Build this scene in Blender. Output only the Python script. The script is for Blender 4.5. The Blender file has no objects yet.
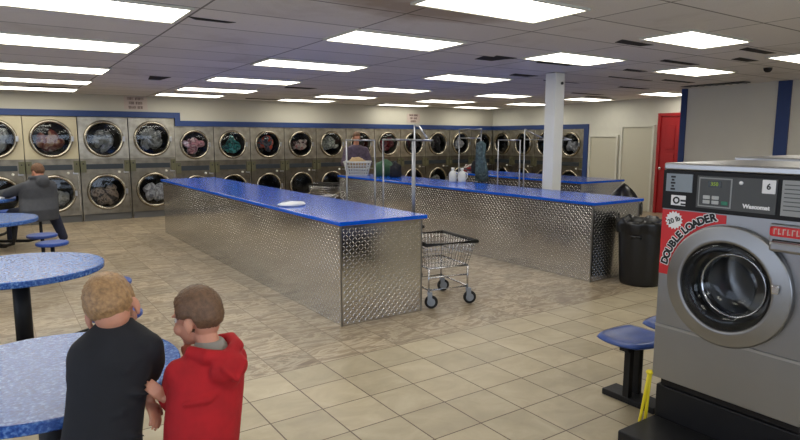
import bpy, bmesh, math, random
from math import sin, cos, pi, radians as R
from mathutils import Vector, Matrix, Euler
random.seed(7)
S = bpy.context.scene
C = S.collection

# ------------------------------------------------------------------ camera
cam = bpy.data.objects.new('camera', bpy.data.cameras.new('camera'))
C.objects.link(cam); S.camera = cam
YAW, PITCH, ROLL, F = .600355, .136315, .0021755, 598.05
f = Vector((sin(YAW)*cos(PITCH), cos(YAW)*cos(PITCH), -sin(PITCH)))
r = Vector((cos(YAW), -sin(YAW), 0)); u = r.cross(f)
r2 = r*cos(ROLL)+u*sin(ROLL); u2 = -r*sin(ROLL)+u*cos(ROLL)
M = Matrix((r2, u2, -f)).transposed().to_4x4(); M.translation = (0, 0, 1.65)
cam.matrix_world = M
cam.data.sensor_fit = 'HORIZONTAL'; cam.data.sensor_width = 36
cam.data.lens = 36*F/800; cam.data.clip_start = .05; cam.data.clip_end = 200

# ------------------------------------------------------------------ world, exposure, daylight
W = bpy.data.worlds.new('world'); S.world = W; W.use_nodes = True
W.node_tree.nodes['Background'].inputs[0].default_value = (.62, .74, 1, 1)
W.node_tree.nodes['Background'].inputs[1].default_value = 1.0
S.view_settings.view_transform = 'Standard'; S.view_settings.look = 'None'
S.view_settings.gamma = 1; S.view_settings.use_curve_mapping = False
S.view_settings.exposure = 0.0
LAMP = 6.2                                   # strength of the fluorescent diffusers
def area(name, loc, rot, sx, sy, power, col):
    l = bpy.data.lights.new(name, 'AREA'); l.shape = 'RECTANGLE'; l.size = sx; l.size_y = sy
    l.energy = power; l.color = col
    o = bpy.data.objects.new(name, l); C.objects.link(o); o.location = loc; o.rotation_euler = rot
area('daylight_storefront', (1.5, -3.7, 1.5), (R(90), 0, 0), 9, 2.0, 150, (.84, .91, 1))
area('daylight_side_window', (-4.2, 2.2, 1.5), (R(90), 0, R(-90)), 8, 2.0, 95, (.88, .93, 1))

# ------------------------------------------------------------------ materials
MAT = {}
def srgb(c):
    return tuple((v/255/12.92 if v/255 <= .04045 else ((v/255+.055)/1.055)**2.4) for v in c)+(1,)
def mat(name, col, rough=.5, metal=0, spec=.5, noise=0, nscale=8, bump=0, bscale=60, emit=None, es=1, alpha=None, coat=0):
    m = bpy.data.materials.new(name); m.use_nodes = True; MAT[name] = m
    nt = m.node_tree; b = nt.nodes['Principled BSDF']
    b.inputs['Base Color'].default_value = srgb(col); b.inputs['Roughness'].default_value = rough
    b.inputs['Metallic'].default_value = metal; b.inputs['Specular IOR Level'].default_value = spec
    b.inputs['Coat Weight'].default_value = coat
    tc = nt.nodes.new('ShaderNodeTexCoord')
    if noise:
        n = nt.nodes.new('ShaderNodeTexNoise'); n.inputs['Scale'].default_value = nscale; n.inputs['Detail'].default_value = 4
        nt.links.new(tc.outputs['Object'], n.inputs['Vector'])
        rp = nt.nodes.new('ShaderNodeValToRGB'); c = srgb(col)
        rp.color_ramp.elements[0].position = .3; rp.color_ramp.elements[1].position = .7
        rp.color_ramp.elements[0].color = tuple(v*(1-noise) for v in c[:3])+(1,)
        rp.color_ramp.elements[1].color = tuple(min(1, v*(1+noise)) for v in c[:3])+(1,)
        nt.links.new(n.outputs['Fac'], rp.inputs[0]); nt.links.new(rp.outputs[0], b.inputs['Base Color'])
    if bump:
        n = nt.nodes.new('ShaderNodeTexNoise'); n.inputs['Scale'].default_value = bscale; n.inputs['Detail'].default_value = 3
        nt.links.new(tc.outputs['Object'], n.inputs['Vector'])
        bp = nt.nodes.new('ShaderNodeBump'); bp.inputs['Strength'].default_value = bump; bp.inputs['Distance'].default_value = .01
        nt.links.new(n.outputs['Fac'], bp.inputs['Height']); nt.links.new(bp.outputs[0], b.inputs['Normal'])
    if emit:
        b.inputs['Emission Color'].default_value = srgb(emit); b.inputs['Emission Strength'].default_value = es
    return m

class NT:
    """small helper for math node chains"""
    def __init__(s, m): s.m = m; s.nt = m.node_tree; s.b = s.nt.nodes['Principled BSDF']
    def n(s, t, **k):
        x = s.nt.nodes.new(t)
        for a, v in k.items(): setattr(x, a, v)
        return x
    def put(s, sock, v):
        if isinstance(v, (int, float)): sock.default_value = v
        elif isinstance(v, tuple): sock.default_value = v
        else: s.nt.links.new(v, sock)
    def m_(s, op, a, b=0, c=None):
        x = s.n('ShaderNodeMath', operation=op); s.put(x.inputs[0], a); s.put(x.inputs[1], b)
        if c is not None: s.put(x.inputs[2], c)
        return x.outputs[0]
    def mix(s, fac, a, b, mode='MIX'):
        x = s.n('ShaderNodeMix', data_type='RGBA', blend_type=mode)
        s.put(x.inputs[0], fac); s.put(x.inputs[6], a); s.put(x.inputs[7], b); return x.outputs[2]
    def ramp(s, fac, stops):
        x = s.n('ShaderNodeValToRGB'); e = x.color_ramp.elements
        while len(e) < len(stops): e.new(.5)
        for i, (p, c) in enumerate(stops): e[i].position = p; e[i].color = srgb(c)
        s.nt.links.new(fac, x.inputs[0]); return x.outputs[0]
    def xyz(s):
        tc = s.n('ShaderNodeTexCoord'); sp = s.n('ShaderNodeSeparateXYZ')
        s.nt.links.new(tc.outputs['Object'], sp.inputs[0]); s.tc = tc.outputs['Object']; return sp.outputs
    def vec(s, x, y, z):
        c = s.n('ShaderNodeCombineXYZ'); s.put(c.inputs[0], x); s.put(c.inputs[1], y); s.put(c.inputs[2], z); return c.outputs[0]
    def noise(s, v, sc, det=4, dist=0, rough=.5):
        x = s.n('ShaderNodeTexNoise'); s.nt.links.new(v, x.inputs['Vector']); x.inputs['Scale'].default_value = sc
        x.inputs['Detail'].default_value = det; x.inputs['Distortion'].default_value = dist; x.inputs['Roughness'].default_value = rough
        return x.outputs['Fac']
    def bump(s, h, st, d=.01):
        x = s.n('ShaderNodeBump'); x.inputs['Strength'].default_value = st; x.inputs['Distance'].default_value = d
        s.nt.links.new(h, x.inputs['Height']); s.nt.links.new(x.outputs[0], s.b.inputs['Normal'])
    def col(s, c): s.nt.links.new(c, s.b.inputs['Base Color'])

# floor: square beige tiles in front, streaky brown marbled tiles further in
m = mat('floor_tiles', (170, 158, 135), .32); k = NT(m); x, y, z = k.xyz()
T = .3405
tx = k.m_('DIVIDE', k.m_('SUBTRACT', x, 1.918-T*40), T); ty = k.m_('DIVIDE', k.m_('SUBTRACT', y, 2.797-T*40), T)
fx = k.m_('FRACT', tx); fy = k.m_('FRACT', ty); ix = k.m_('FLOOR', tx); iy = k.m_('FLOOR', ty)
wn = k.n('ShaderNodeTexWhiteNoise'); k.nt.links.new(k.vec(ix, iy, 3.0), wn.inputs['Vector']); rnd = wn.outputs['Value']
wn2 = k.n('ShaderNodeTexWhiteNoise'); k.nt.links.new(k.vec(ix, iy, 9.0), wn2.inputs['Vector']); rnd2 = wn2.outputs['Value']
ex = k.m_('MINIMUM', fx, k.m_('SUBTRACT', 1, fx)); ey = k.m_('MINIMUM', fy, k.m_('SUBTRACT', 1, fy))
edge = k.m_('MINIMUM', ex, ey)
grout = k.m_('LESS_THAN', edge, .0115)
far = k.m_('GREATER_THAN', y, 2.797+3*T)
v1 = k.vec(k.m_('ADD', x, k.m_('MULTIPLY', rnd, 7)), k.m_('MULTIPLY', y, 1.3), rnd2)
soft = k.noise(v1, 3.2, 5, .6, .6)
nearc = k.ramp(soft, [(.28, (160, 147, 122)), (.5, (176, 163, 136)), (.72, (190, 179, 153))])
tone = k.m_('ADD', .88, k.m_('MULTIPLY', rnd, .2))
nearc = k.mix(1, nearc, k.vec(tone, tone, tone), 'MULTIPLY')
v2 = k.vec(k.m_('ADD', k.m_('MULTIPLY', x, .9), k.m_('MULTIPLY', rnd, 11)), k.m_('ADD', k.m_('MULTIPLY', y, 2.3), k.m_('MULTIPLY', rnd2, 5)), rnd2)
ma = k.noise(v2, 2.8, 7, 1.1, .66)
farc = k.ramp(ma, [(.28, (112, 95, 75)), (.43, (146, 129, 105)), (.5, (180, 166, 142)), (.57, (130, 113, 91)), (.66, (162, 147, 124)), (.78, (194, 184, 162))])
tone2 = k.m_('ADD', .82, k.m_('MULTIPLY', rnd2, .28))
farc = k.mix(1, farc, k.vec(tone2, tone2, tone2), 'MULTIPLY')
base = k.mix(far, nearc, farc)
gc = k.mix(far, srgb((84, 66, 48)), srgb((118, 101, 80)))
k.col(k.mix(grout, base, gc))
rr = k.m_('ADD', .26, k.m_('MULTIPLY', soft, .22)); k.nt.links.new(rr, k.b.inputs['Roughness'])
k.bump(k.m_('MULTIPLY', grout, -1), .25, .004)

# ceiling: lay-in panels, faint grid, water stains
m = mat('ceiling_panels', (150, 146, 140), .9, spec=.2); k = NT(m); x, y, z = k.xyz()
gx = k.m_('FRACT', k.m_('DIVIDE', k.m_('ADD', x, 27.4), 1.37)); gy = k.m_('FRACT', k.m_('DIVIDE', k.m_('ADD', y, 20.15-4.64+.67*1), .67))
e1 = k.m_('MULTIPLY', k.m_('MINIMUM', gx, k.m_('SUBTRACT', 1, gx)), 1.37); e2 = k.m_('MULTIPLY', k.m_('MINIMUM', gy, k.m_('SUBTRACT', 1, gy)), .67)
ln = k.m_('LESS_THAN', k.m_('MINIMUM', e1, e2), .009)
wn = k.n('ShaderNodeTexWhiteNoise')
k.nt.links.new(k.vec(k.m_('FLOOR', k.m_('DIVIDE', k.m_('ADD', x, 27.4), 1.37)), k.m_('FLOOR', k.m_('DIVIDE', k.m_('ADD', y, 20.15-4.64+.67), .67)), 1.0), wn.inputs['Vector'])
t = k.m_('ADD', .93, k.m_('MULTIPLY', wn.outputs['Value'], .1))
c0 = k.mix(1, srgb((222, 218, 216)), k.vec(t, t, t), 'MULTIPLY')
sp_ = k.noise(k.tc, 140, 2)
c0 = k.mix(k.m_('MULTIPLY', k.m_('GREATER_THAN', sp_, .6), .12), c0, srgb((90, 84, 78)))
st = k.noise(k.tc, .75, 5, .5, .65)
stain = k.m_('MULTIPLY', k.m_('MINIMUM', 1, k.m_('MAXIMUM', 0, k.m_('MULTIPLY', k.m_('SUBTRACT', st, .56), 7))), .22)
c0 = k.mix(stain, c0, srgb((120, 98, 70)))
dx = k.m_('DIVIDE', k.m_('SUBTRACT', x, 2.75), .85); dy = k.m_('DIVIDE', k.m_('SUBTRACT', y, 3.75), .33)
dd = k.m_('ADD', k.m_('MULTIPLY', dx, dx), k.m_('MULTIPLY', dy, dy))
dn = k.m_('ADD', dd, k.m_('MULTIPLY', k.noise(k.tc, 5, 4), 1.2))
big = k.m_('MULTIPLY', k.m_('SUBTRACT', 1, k.m_('MINIMUM', 1, k.m_('MAXIMUM', 0, k.m_('DIVIDE', k.m_('SUBTRACT', dn, .8), 1.0)))), .6)
c0 = k.mix(big, c0, srgb((122, 92, 62)))
k.col(k.mix(k.m_('MULTIPLY', ln, .75), c0, srgb((72, 66, 62))))
k.bump(sp_, .3, .004)

# embossed diamond plate
mat('diamond_plate', (206, 206, 208), .15, 1)
mat('diamond_lug', (214, 214, 216), .2, 1)
# blue laminate with fine light speckle (round tables), plain glossy blue (folding counters)
m = mat('blue_counter', (8, 84, 204), .16, noise=.12, nscale=60, spec=.6)
m = mat('blue_speckle', (62, 100, 165), .3); k = NT(m); k.xyz()
s1 = k.noise(k.tc, 75, 3, .5); k.col(k.ramp(s1, [(.35, (30, 66, 138)), (.52, (56, 98, 172)), (.66, (104, 142, 200)), (.8, (150, 178, 218))]))
k.bump(s1, .35, .004); k.b.inputs['Roughness'].default_value = .24
mat('wall_cream', (190, 186, 172), .75, noise=.03, nscale=2, bump=.05)
mat('wall_grey', (205, 201, 190), .75, noise=.03, nscale=2, bump=.15, bscale=90)
mat('paint_white', (206, 204, 192), .6, noise=.02)
mat('door_white', (190, 186, 168), .5)
mat('door_red', (158, 20, 26), .5)
mat('trim_blue', (30, 56, 110), .5)
mat('column_white', (222, 222, 216), .5, bump=.1, bscale=30)
mat('black_plastic', (22, 22, 24), .45)
mat('black_gloss', (16, 16, 19), .5, spec=.3)
mat('black_steel', (20, 20, 23), .5, spec=.3, bump=.1, bscale=200)
mat('bin_black', (20, 20, 22), .38, bump=.12, bscale=12)
mat('bag_black', (14, 14, 17), .28, bump=.5, bscale=9)
mat('chrome', (205, 205, 208), .18, 1)
mat('rack_metal', (150, 152, 158), .3, 1)
mat('steel', (150, 150, 151), .34, 1, noise=.04, nscale=3)
mat('steel_light', (176, 176, 178), .32, 1)
mat('steel_door', (146, 146, 147), .36, 1)
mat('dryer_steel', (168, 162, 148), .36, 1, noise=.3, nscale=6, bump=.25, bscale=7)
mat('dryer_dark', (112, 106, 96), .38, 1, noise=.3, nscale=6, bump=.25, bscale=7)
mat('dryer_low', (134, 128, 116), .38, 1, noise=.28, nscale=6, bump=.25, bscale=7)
mat('dryer_almond', (186, 176, 148), .5, .25, noise=.06, nscale=3)
mat('dryer_ring', (168, 160, 144), .25, 1)
mat('strip_grey', (50, 56, 62), .4, .3)
mat('lock_brass', (104, 102, 80), .45, .6)
mat('drum_dark', (46, 44, 42), .4, .9)
mat('knob_white', (225, 222, 212), .4)
mat('plinth_grey', (92, 92, 92), .6)
mat('dark_matte', (34, 29, 26), .9)
mat('rubber', (28, 28, 30), .7)
mat('caster_grey', (150, 158, 170), .4, .2)
mat('stool_blue', (42, 76, 158), .35, noise=.1, nscale=90)
mat('seat_blue', (46, 76, 148), .28, noise=.12, nscale=10)
mat('yellow', (226, 204, 30), .5)
mat('sticker_red', (196, 32, 38), .4)
mat('sticker_white', (228, 228, 230), .5)
mat('ink_black', (18, 18, 22), .5)
mat('panel_grey', (78, 80, 82), .5, spec=.3)
mat('panel_light', (146, 148, 148), .45)
mat('panel_silver', (132, 140, 146), .4, .3)
mat('display', (18, 24, 14), .2)
mat('digits', (110, 130, 40), .5, emit=(150, 180, 60), es=.22)
mat('button_green', (50, 120, 96), .5)
mat('button_grey', (176, 178, 178), .5)
mat('red_text', (206, 58, 62), .5)
mat('frame_white', (214, 214, 210), .4)
mat('lamp', (255, 255, 250), .5, emit=(255, 251, 238), es=LAMP)
mat('sign_pink', (192, 176, 166), .6)
mat('sign_text', (58, 16, 22), .6)
mat('hair_sandy', (160, 124, 84), .5, noise=.3, nscale=70, bump=.35, bscale=160)
mat('hair_brown', (104, 76, 54), .5, noise=.25, nscale=70, bump=.35, bscale=160)
mat('hair_red', (104, 74, 52), .7, noise=.25, nscale=40, bump=.5)
mat('cap_tan', (150, 120, 90), .8, noise=.15, nscale=20)
mat('shirt_black', (24, 25, 31), .85, noise=.15, nscale=12, bump=.7, bscale=9)
mat('hoodie_red', (168, 14, 24), .85, noise=.12, nscale=20, bump=.7, bscale=11)
mat('tee_grey', (140, 136, 128), .85, bump=.2)
mat('hoodie_grey', (64, 66, 72), .9, noise=.1, nscale=20, bump=.35, bscale=12)
mat('jeans', (34, 38, 58), .85, noise=.15, nscale=30, bump=.2)
mat('plaid_purple', (84, 72, 88), .9, noise=.3, nscale=22, bump=.2)
mat('dark_cloth', (24, 24, 30), .9, bump=.3, bscale=20)
mat('shoe_white', (214, 214, 214), .6)
mat('shoe_dark', (40, 40, 46), .6)
mat('eye_white', (225, 220, 214), .2); mat('iris', (50, 60, 70), .2)
mat('basket_white', (206, 206, 200), .5); mat('bag_green', (40, 76, 50), .75, noise=.25, nscale=25, bump=.4, bscale=20)
mat('tan_cloth', (176, 150, 110), .85, bump=.4, bscale=20)
m = mat('skin', (196, 138, 112), .5, noise=.05, nscale=20)
m.node_tree.nodes['Principled BSDF'].inputs['Subsurface Weight'].default_value = .12
m.node_tree.nodes['Principled BSDF'].inputs['Subsurface Radius'].default_value = (.02, .008, .004)
mat('ear_skin', (220, 140, 120), .5)
def glass(name, tint, fac):
    m = bpy.data.materials.new(name); m.use_nodes = True; MAT[name] = m; nt = m.node_tree; nt.nodes.clear()
    o = nt.nodes.new('ShaderNodeOutputMaterial'); g = nt.nodes.new('ShaderNodeBsdfGlossy'); t = nt.nodes.new('ShaderNodeBsdfTransparent')
    g.inputs['Roughness'].default_value = .06; g.inputs['Color'].default_value = (.9, .92, .95, 1); t.inputs['Color'].default_value = tint
    mx = nt.nodes.new('ShaderNodeMixShader'); fr = nt.nodes.new('ShaderNodeFresnel'); fr.inputs[0].default_value = 1.4
    a = nt.nodes.new('ShaderNodeMath'); a.operation = 'ADD'; a.inputs[1].default_value = fac; a.use_clamp = True
    nt.links.new(fr.outputs[0], a.inputs[0]); nt.links.new(a.outputs[0], mx.inputs[0])
    nt.links.new(t.outputs[0], mx.inputs[1]); nt.links.new(g.outputs[0], mx.inputs[2]); nt.links.new(mx.outputs[0], o.inputs[0])
    return m
glass('door_glass', (.84, .85, .86, 1), .02)
glass('clear_glass', (.9, .92, .94, 1), .0)
# swirled fabric colours for laundry
def cloth(name, a, b, c, sc=7):
    m = mat(name, a, .9); k = NT(m); k.xyz(); nn = k.noise(k.tc, sc, 3, 1.2)
    k.col(k.ramp(nn, [(.4, a), (.5, b), (.6, c)])); k.bump(k.noise(k.tc, 14, 3), .8, .04)
cloth('wash_maroon', (110, 48, 40), (146, 80, 60), (186, 150, 120))
cloth('wash_grey', (150, 154, 150), (184, 186, 182), (110, 112, 110))
cloth('wash_white', (228, 230, 236), (150, 152, 162), (240, 240, 244))
cloth('wash_brown', (96, 80, 68), (184, 164, 144), (70, 64, 60))
cloth('wash_pink', (240, 180, 190), (150, 96, 108), (244, 214, 218))
cloth('wash_teal', (46, 160, 154), (40, 60, 66), (90, 190, 184))
cloth('wash_dark', (70, 74, 86), (90, 112, 124), (210, 84, 60))
cloth('wash_redwhite', (204, 72, 76), (236, 226, 214), (90, 50, 56))
cloth('wash_pale', (214, 220, 208), (110, 114, 112), (230, 230, 220))
cloth('wash_wine', (130, 40, 56), (80, 34, 46), (160, 84, 92))
cloth('wash_black', (34, 34, 38), (54, 54, 58), (40, 38, 40))

# ------------------------------------------------------------------ mesh helpers
def obj(name, bm, material, parent=None, smooth=False, loc=None):
    me = bpy.data.meshes.new(name)
    bmesh.ops.recalc_face_normals(bm, faces=bm.faces)
    bm.to_mesh(me); bm.free()
    if smooth:
        for p in me.polygons: p.use_smooth = True
    for mm in (material if isinstance(material, (list, tuple)) else [material]): me.materials.append(MAT[mm])
    o = bpy.data.objects.new(name, me); C.objects.link(o)
    if parent: o.parent = parent
    if loc: o.location = loc
    return o
def tag(o, label, cat, group=None, kind=None):
    if label: o['label'] = label
    if cat: o['category'] = cat
    if group: o['group'] = group
    if kind: o['kind'] = kind
    return o
def thing(name, label, cat, loc=(0, 0, 0), rz=0, group=None):
    o = bpy.data.objects.new(name, None); C.objects.link(o); o.empty_display_size = .1
    o.location = loc; o.rotation_euler = (0, 0, rz); return tag(o, label, cat, group)
def struct(name, bm, m, parent=None, smooth=False):
    o = obj(name, bm, m, parent, smooth)
    if not parent: o['kind'] = 'structure'
    return o
def kids(o): return [c for c in bpy.data.objects if c.parent == o]
def dup(src, loc, rz, label, group=None, name=None):
    n = src.copy(); C.objects.link(n); n.location = loc; n.rotation_euler = (0, 0, rz)
    if name: n.name = name
    if label: n['label'] = label
    if group: n['group'] = group
    def rec(a, b):
        for c in kids(a):
            d = c.copy(); C.objects.link(d); d.parent = b; rec(c, d)
    for c in list(kids(src)):
        d = c.copy(); C.objects.link(d); d.parent = n; rec(c, d)
    return n
def B(): return bmesh.new()
def box(bm, x0, x1, y0, y1, z0, z1, mi=0, bev=0):
    r_ = bmesh.ops.create_cube(bm, size=1)
    for v in r_['verts']: v.co = Vector(((x0+x1)/2+v.co.x*(x1-x0), (y0+y1)/2+v.co.y*(y1-y0), (z0+z1)/2+v.co.z*(z1-z0)))
    fs = {f_ for v in r_['verts'] for f_ in v.link_faces}
    for f_ in fs: f_.material_index = mi
    if bev:
        es = list({e for f_ in fs for e in f_.edges})
        bmesh.ops.bevel(bm, geom=es, offset=bev, segments=2, affect='EDGES', profile=.5)
    return bm
def bx(*a, **k): return box(B(), *a, **k)
def frame_of(d):
    d = d.normalized(); a = Vector((0, 0, 1)) if abs(d.z) < .95 else Vector((1, 0, 0))
    s = d.cross(a).normalized(); return s, s.cross(d).normalized()
def tube(bm, pts, rad, n=10, closed=False, cap=True):
    pts = [Vector(p) for p in pts]; N = len(pts); rings = []
    rads = rad if isinstance(rad, (list, tuple)) else [rad]*N
    s = None
    for i, p in enumerate(pts):
        if closed: d = pts[(i+1) % N]-pts[i-1]
        else: d = (pts[min(i+1, N-1)]-pts[max(i-1, 0)])
        d.normalize()
        if s is None: s, w = frame_of(d)
        else:
            s = (s-d*s.dot(d)).normalized(); w = s.cross(d).normalized()
        rings.append([bm.verts.new(p+(s*cos(2*pi*j/n)+w*sin(2*pi*j/n))*rads[i]) for j in range(n)])
    for i in range(N if closed else N-1):
        A_, B_ = rings[i], rings[(i+1) % N]
        for j in range(n): bm.faces.new((A_[j], A_[(j+1) % n], B_[(j+1) % n], B_[j]))
    if cap and not closed:
        bm.faces.new(rings[0][::-1]); bm.faces.new(rings[-1])
    return bm
def lathe(bm, prof, n=32, axis='Z', c=(0, 0, 0), close=False):
    """prof: (radius, height) list, spun about an axis through c"""
    rings = []; c = Vector(c)
    def P(rr, h, a):
        if axis == 'Z': return c+Vector((rr*cos(a), rr*sin(a), h))
        if axis == 'Y': return c+Vector((rr*cos(a), h, rr*sin(a)))
        return c+Vector((h, rr*cos(a), rr*sin(a)))
    for rr, h in prof:
        if rr < 1e-6: rings.append([bm.verts.new(P(0, h, 0))])
        else: rings.append([bm.verts.new(P(rr, h, 2*pi*j/n)) for j in range(n)])
    rng = range(len(rings)) if close else range(len(rings)-1)
    for i in rng:
        a, b = rings[i], rings[(i+1) % len(rings)]
        for j in range(n):
            if len(a) == 1 and len(b) == 1: continue
            if len(a) == 1: bm.faces.new((a[0], b[j], b[(j+1) % n]))
            elif len(b) == 1: bm.faces.new((a[j], a[(j+1) % n], b[0]))
            else: bm.faces.new((a[j], a[(j+1) % n], b[(j+1) % n], b[j]))
    return bm
def ell(bm, c, rad, mat3=None, sub=3):
    r_ = bmesh.ops.create_icosphere(bm, subdivisions=sub, radius=1)
    for v in r_['verts']:
        q = Vector((v.co.x*rad[0], v.co.y*rad[1], v.co.z*rad[2]))
        if mat3 is not None: q = mat3 @ q
        v.co = q+Vector(c)
    return r_['verts']
def limb(bm, pts, rads, n=14):
    """tapered, round-jointed limb"""
    pts = [Vector(p) for p in pts]
    for i, p in enumerate(pts): ell(bm, p, (rads[i],)*3, sub=2)
    for i in range(len(pts)-1): tube(bm, [pts[i], pts[i+1]], [rads[i], rads[i+1]], n)
def loft(bm, secs, n=24):
    """secs: (centre, side vector, front vector) ellipses; capped"""
    rings = []
    for c, s, w in secs:
        c, s, w = Vector(c), Vector(s), Vector(w)
        rings.append([bm.verts.new(c+s*cos(2*pi*j/n)+w*sin(2*pi*j/n)) for j in range(n)])
    for a, b in zip(rings, rings[1:]):
        for j in range(n): bm.faces.new((a[j], a[(j+1) % n], b[(j+1) % n], b[j]))
    bm.faces.new(rings[0][::-1]); bm.faces.new(rings[-1])
def remesh(o, vox, smooth=6, sub=False):
    md = o.modifiers.new('union', 'REMESH'); md.mode = 'VOXEL'; md.voxel_size = vox; md.use_smooth_shade = True
    if smooth:
        s = o.modifiers.new('soften', 'SMOOTH'); s.iterations = smooth; s.factor = .5
    return o

# ------------------------------------------------------------------ room shell
YB, XR = 13.15, 12.3
def zc(y): return 2.65-.013*y
bm = bx(-4, 13.4, -3.6, 14.2, -.08, 0); struct('floor', bm, 'floor_tiles')
bm = B(); vs = [bm.verts.new(p) for p in ((-4.1, -3.6, zc(-3.6)), (13.4, -3.6, zc(-3.6)), (13.4, 14.2, zc(14.2)), (-4.1, 14.2, zc(14.2)))]
vs2 = [bm.verts.new(v.co+Vector((0, 0, .1))) for v in vs]
bm.faces.new(vs); bm.faces.new(vs2[::-1])
for i in range(4): bm.faces.new((vs[i], vs[(i+1) % 4], vs2[(i+1) % 4], vs2[i]))
struct('ceiling', bm, 'ceiling_panels')
struct('wall_back', bx(-4, 13.4, 14.1, 14.2, 0, 2.6), 'wall_grey')
struct('wall_back_upper', box(bx(-.42, 3.28, YB, YB+.12, 2.06, 2.52), 3.28, XR, YB, YB+.12, 1.88, 2.52), 'wall_cream')
struct('wall_back_left', bx(-4, -.36, YB, YB+.12, 0, 2.52), 'wall_cream')
bm = bx(-4.1, -4, -3.6, 14.2, 0, .5); box(bm, -4.1, -4, -3.6, 14.2, 2.45, 2.72); box(bm, -4.1, -4, 6.2, 14.2, .5, 2.45); box(bm, -4.1, -4, -3.6, -1.8, .5, 2.45)
struct('wall_left', bm, 'wall_cream')
bm = B()
for yy in (-1.8, .2, 2.2, 4.2, 6.14): box(bm, -4.08, -4.0, yy, yy+.06, .5, 2.45)
struct('window_3', bm, 'steel_light'); struct('window_4', bx(-4.06, -4.05, -1.8, 6.2, .5, 2.45), 'clear_glass')
# right wall: opening for the four dryers, then doors
struct('wall_right_upper', bx(XR, XR+.12, 9.83, YB+.12, 1.895, 2.54), 'paint_white')
struct('wall_right', bx(XR, XR+.12, 6.4, 9.83, 0, 2.6), 'paint_white')
struct('wall_right_outer', bx(13.3, 13.4, 6.4, 14.2, 0, 2.6), 'wall_grey')
struct('wall_right_front', bx(10.8, 10.95, -3.6, 6.42, 0, 2.7), 'wall_grey')
struct('wall_right_return', bx(10.95, 12.42, 6.3, 6.42, 0, 2.62), 'wall_grey')
# storefront behind the camera
bm = bx(-4, 13.4, -3.6, -3.5, 0, .55); box(bm, -4, 13.4, -3.6, -3.5, 2.45, 2.72); box(bm, 6.2, 13.4, -3.6, -3.5, .55, 2.45)
struct('wall_front', bm, 'wall_cream')
bm = B()
for xx in (-4, -1.45, 1.1, 3.65, 6.1): box(bm, xx, xx+.1, -3.58, -3.5, .55, 2.45)
struct('window_1', bm, 'steel_light'); struct('window_2', bx(-4, 6.2, -3.56, -3.55, .55, 2.45), 'clear_glass')
# blue trim around the dryer banks
bm = bx(-4, 3.38, YB-.035, YB, 2.05, 2.165); box(bm, 3.27, 3.38, YB-.035, YB, 1.885, 2.05); box(bm, 3.38, XR, YB-.035, YB, 1.885, 2.0)
struct('trim_1', bm, 'trim_blue')
bm = bx(XR-.035, XR, 9.70, YB-.035, 1.885, 2.0); box(bm, XR-.035, XR, 9.70, 9.83, 0, 1.885)
struct('trim_2', bm, 'trim_blue')
struct('trim_3', bx(10.765, 10.8, 6.32, 6.425, 0, zc(6.4)), 'trim_blue')
struct('trim_4', bx(10.765, 10.8, 4.56, 4.76, 0, zc(4.7)), 'trim_blue')
struct('baseboard_right', bx(XR-.02, XR, 6.42, 7.2, 0, .1), 'plinth_grey')
# doors in the right wall
def door(name, y0, y1, z1, m, panels=0, fr='paint_white', w=.05):
    bm = bx(XR-.035, XR+.0, y0, y1, .01, z1)
    if panels:
        hh = (z1-.3)/panels
        for i in range(panels):
            for s in (0, 1):
                a = y0+.12+s*(y1-y0-.12)/2; b = a+(y1-y0)/2-.2
                box(bm, XR-.05, XR-.034, a, b, .2+i*hh, .2+(i+1)*hh-.1, bev=.008)
    d = struct(name, bm, m)
    bm = bx(XR-.06, XR, y0-w, y0-.005, 0, z1+w); box(bm, XR-.06, XR, y1+.005, y1+w, 0, z1+w); box(bm, XR-.06, XR, y0-.005, y1+.005, z1+.005, z1+w)
    obj('door_frame', bm, fr, d); return d
door('door_1', 8.87, 9.6, 1.68, 'door_white')
door('door_2', 7.95, 8.7, 1.9, 'door_white')
d3 = door('door_3', 6.95, 7.75, 2.13, 'door_red', 3, 'door_red', .07)
obj('door_handle', lathe(B(), [(0, 0), (.012, 0), (.012, -.05), (.028, -.06), (.028, -.085), (0, -.09)], 16, 'X', (XR-.036, 7.68, 1.0)), 'chrome', d3, True)
# thin dark sheets set just under the ceiling panels
dark_patches = [(4.75, 5.15, 5.25, 5.5), (5.6, 6.3, 5.2, 5.32), (6.8, 7.6, 4.3, 4.42), (8.9, 9.8, 5.6, 5.72), (6.3, 6.8, 6.3, 6.5), (6.7, 7.4, 3.3, 3.42), (9.3, 10.2, 6.7, 6.82), (1.36, 1.75, 4.92, 5.0), (2.0, 2.3, 9.3, 9.8), (4.3, 4.9, 9.75, 10.0), (4.85, 5.2, 5.15, 5.3), (7.3, 8.2, 6.68, 6.74), (5.15, 5.7, 3.72, 3.86),
        (7.2, 7.7, 5.1, 5.22), (7.75, 8.9, 5.8, 5.86), (7.4, 7.9, 3.72, 3.86), (4.6, 5.4, 12.55, 12.75), (.75, 1.3, 9.2, 9.4), (.6, 1.3, 11.85, 11.98), (9.6, 10.6, 8.0, 8.12), (10.5, 11.3, 8.35, 8.5)]
bm = B()
for x0, x1, y0, y1 in dark_patches:
    zz = zc((y0+y1)/2)-.004
    vs = [bm.verts.new((px, py, zc(py)-.005)) for px, py in ((x0, y0), (x1, y0+.02), (x1-.05, y1), (x0+.08, y1))]
    vt = [bm.verts.new(v.co+Vector((0, 0, .004))) for v in vs]
    bm.faces.new(vs); bm.faces.new(vt[::-1])
    for i in range(4): bm.faces.new((vs[i], vs[(i+1) % 4], vt[(i+1) % 4], vt[i]))
struct('ceiling_patch', bm, 'dark_matte')

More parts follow.
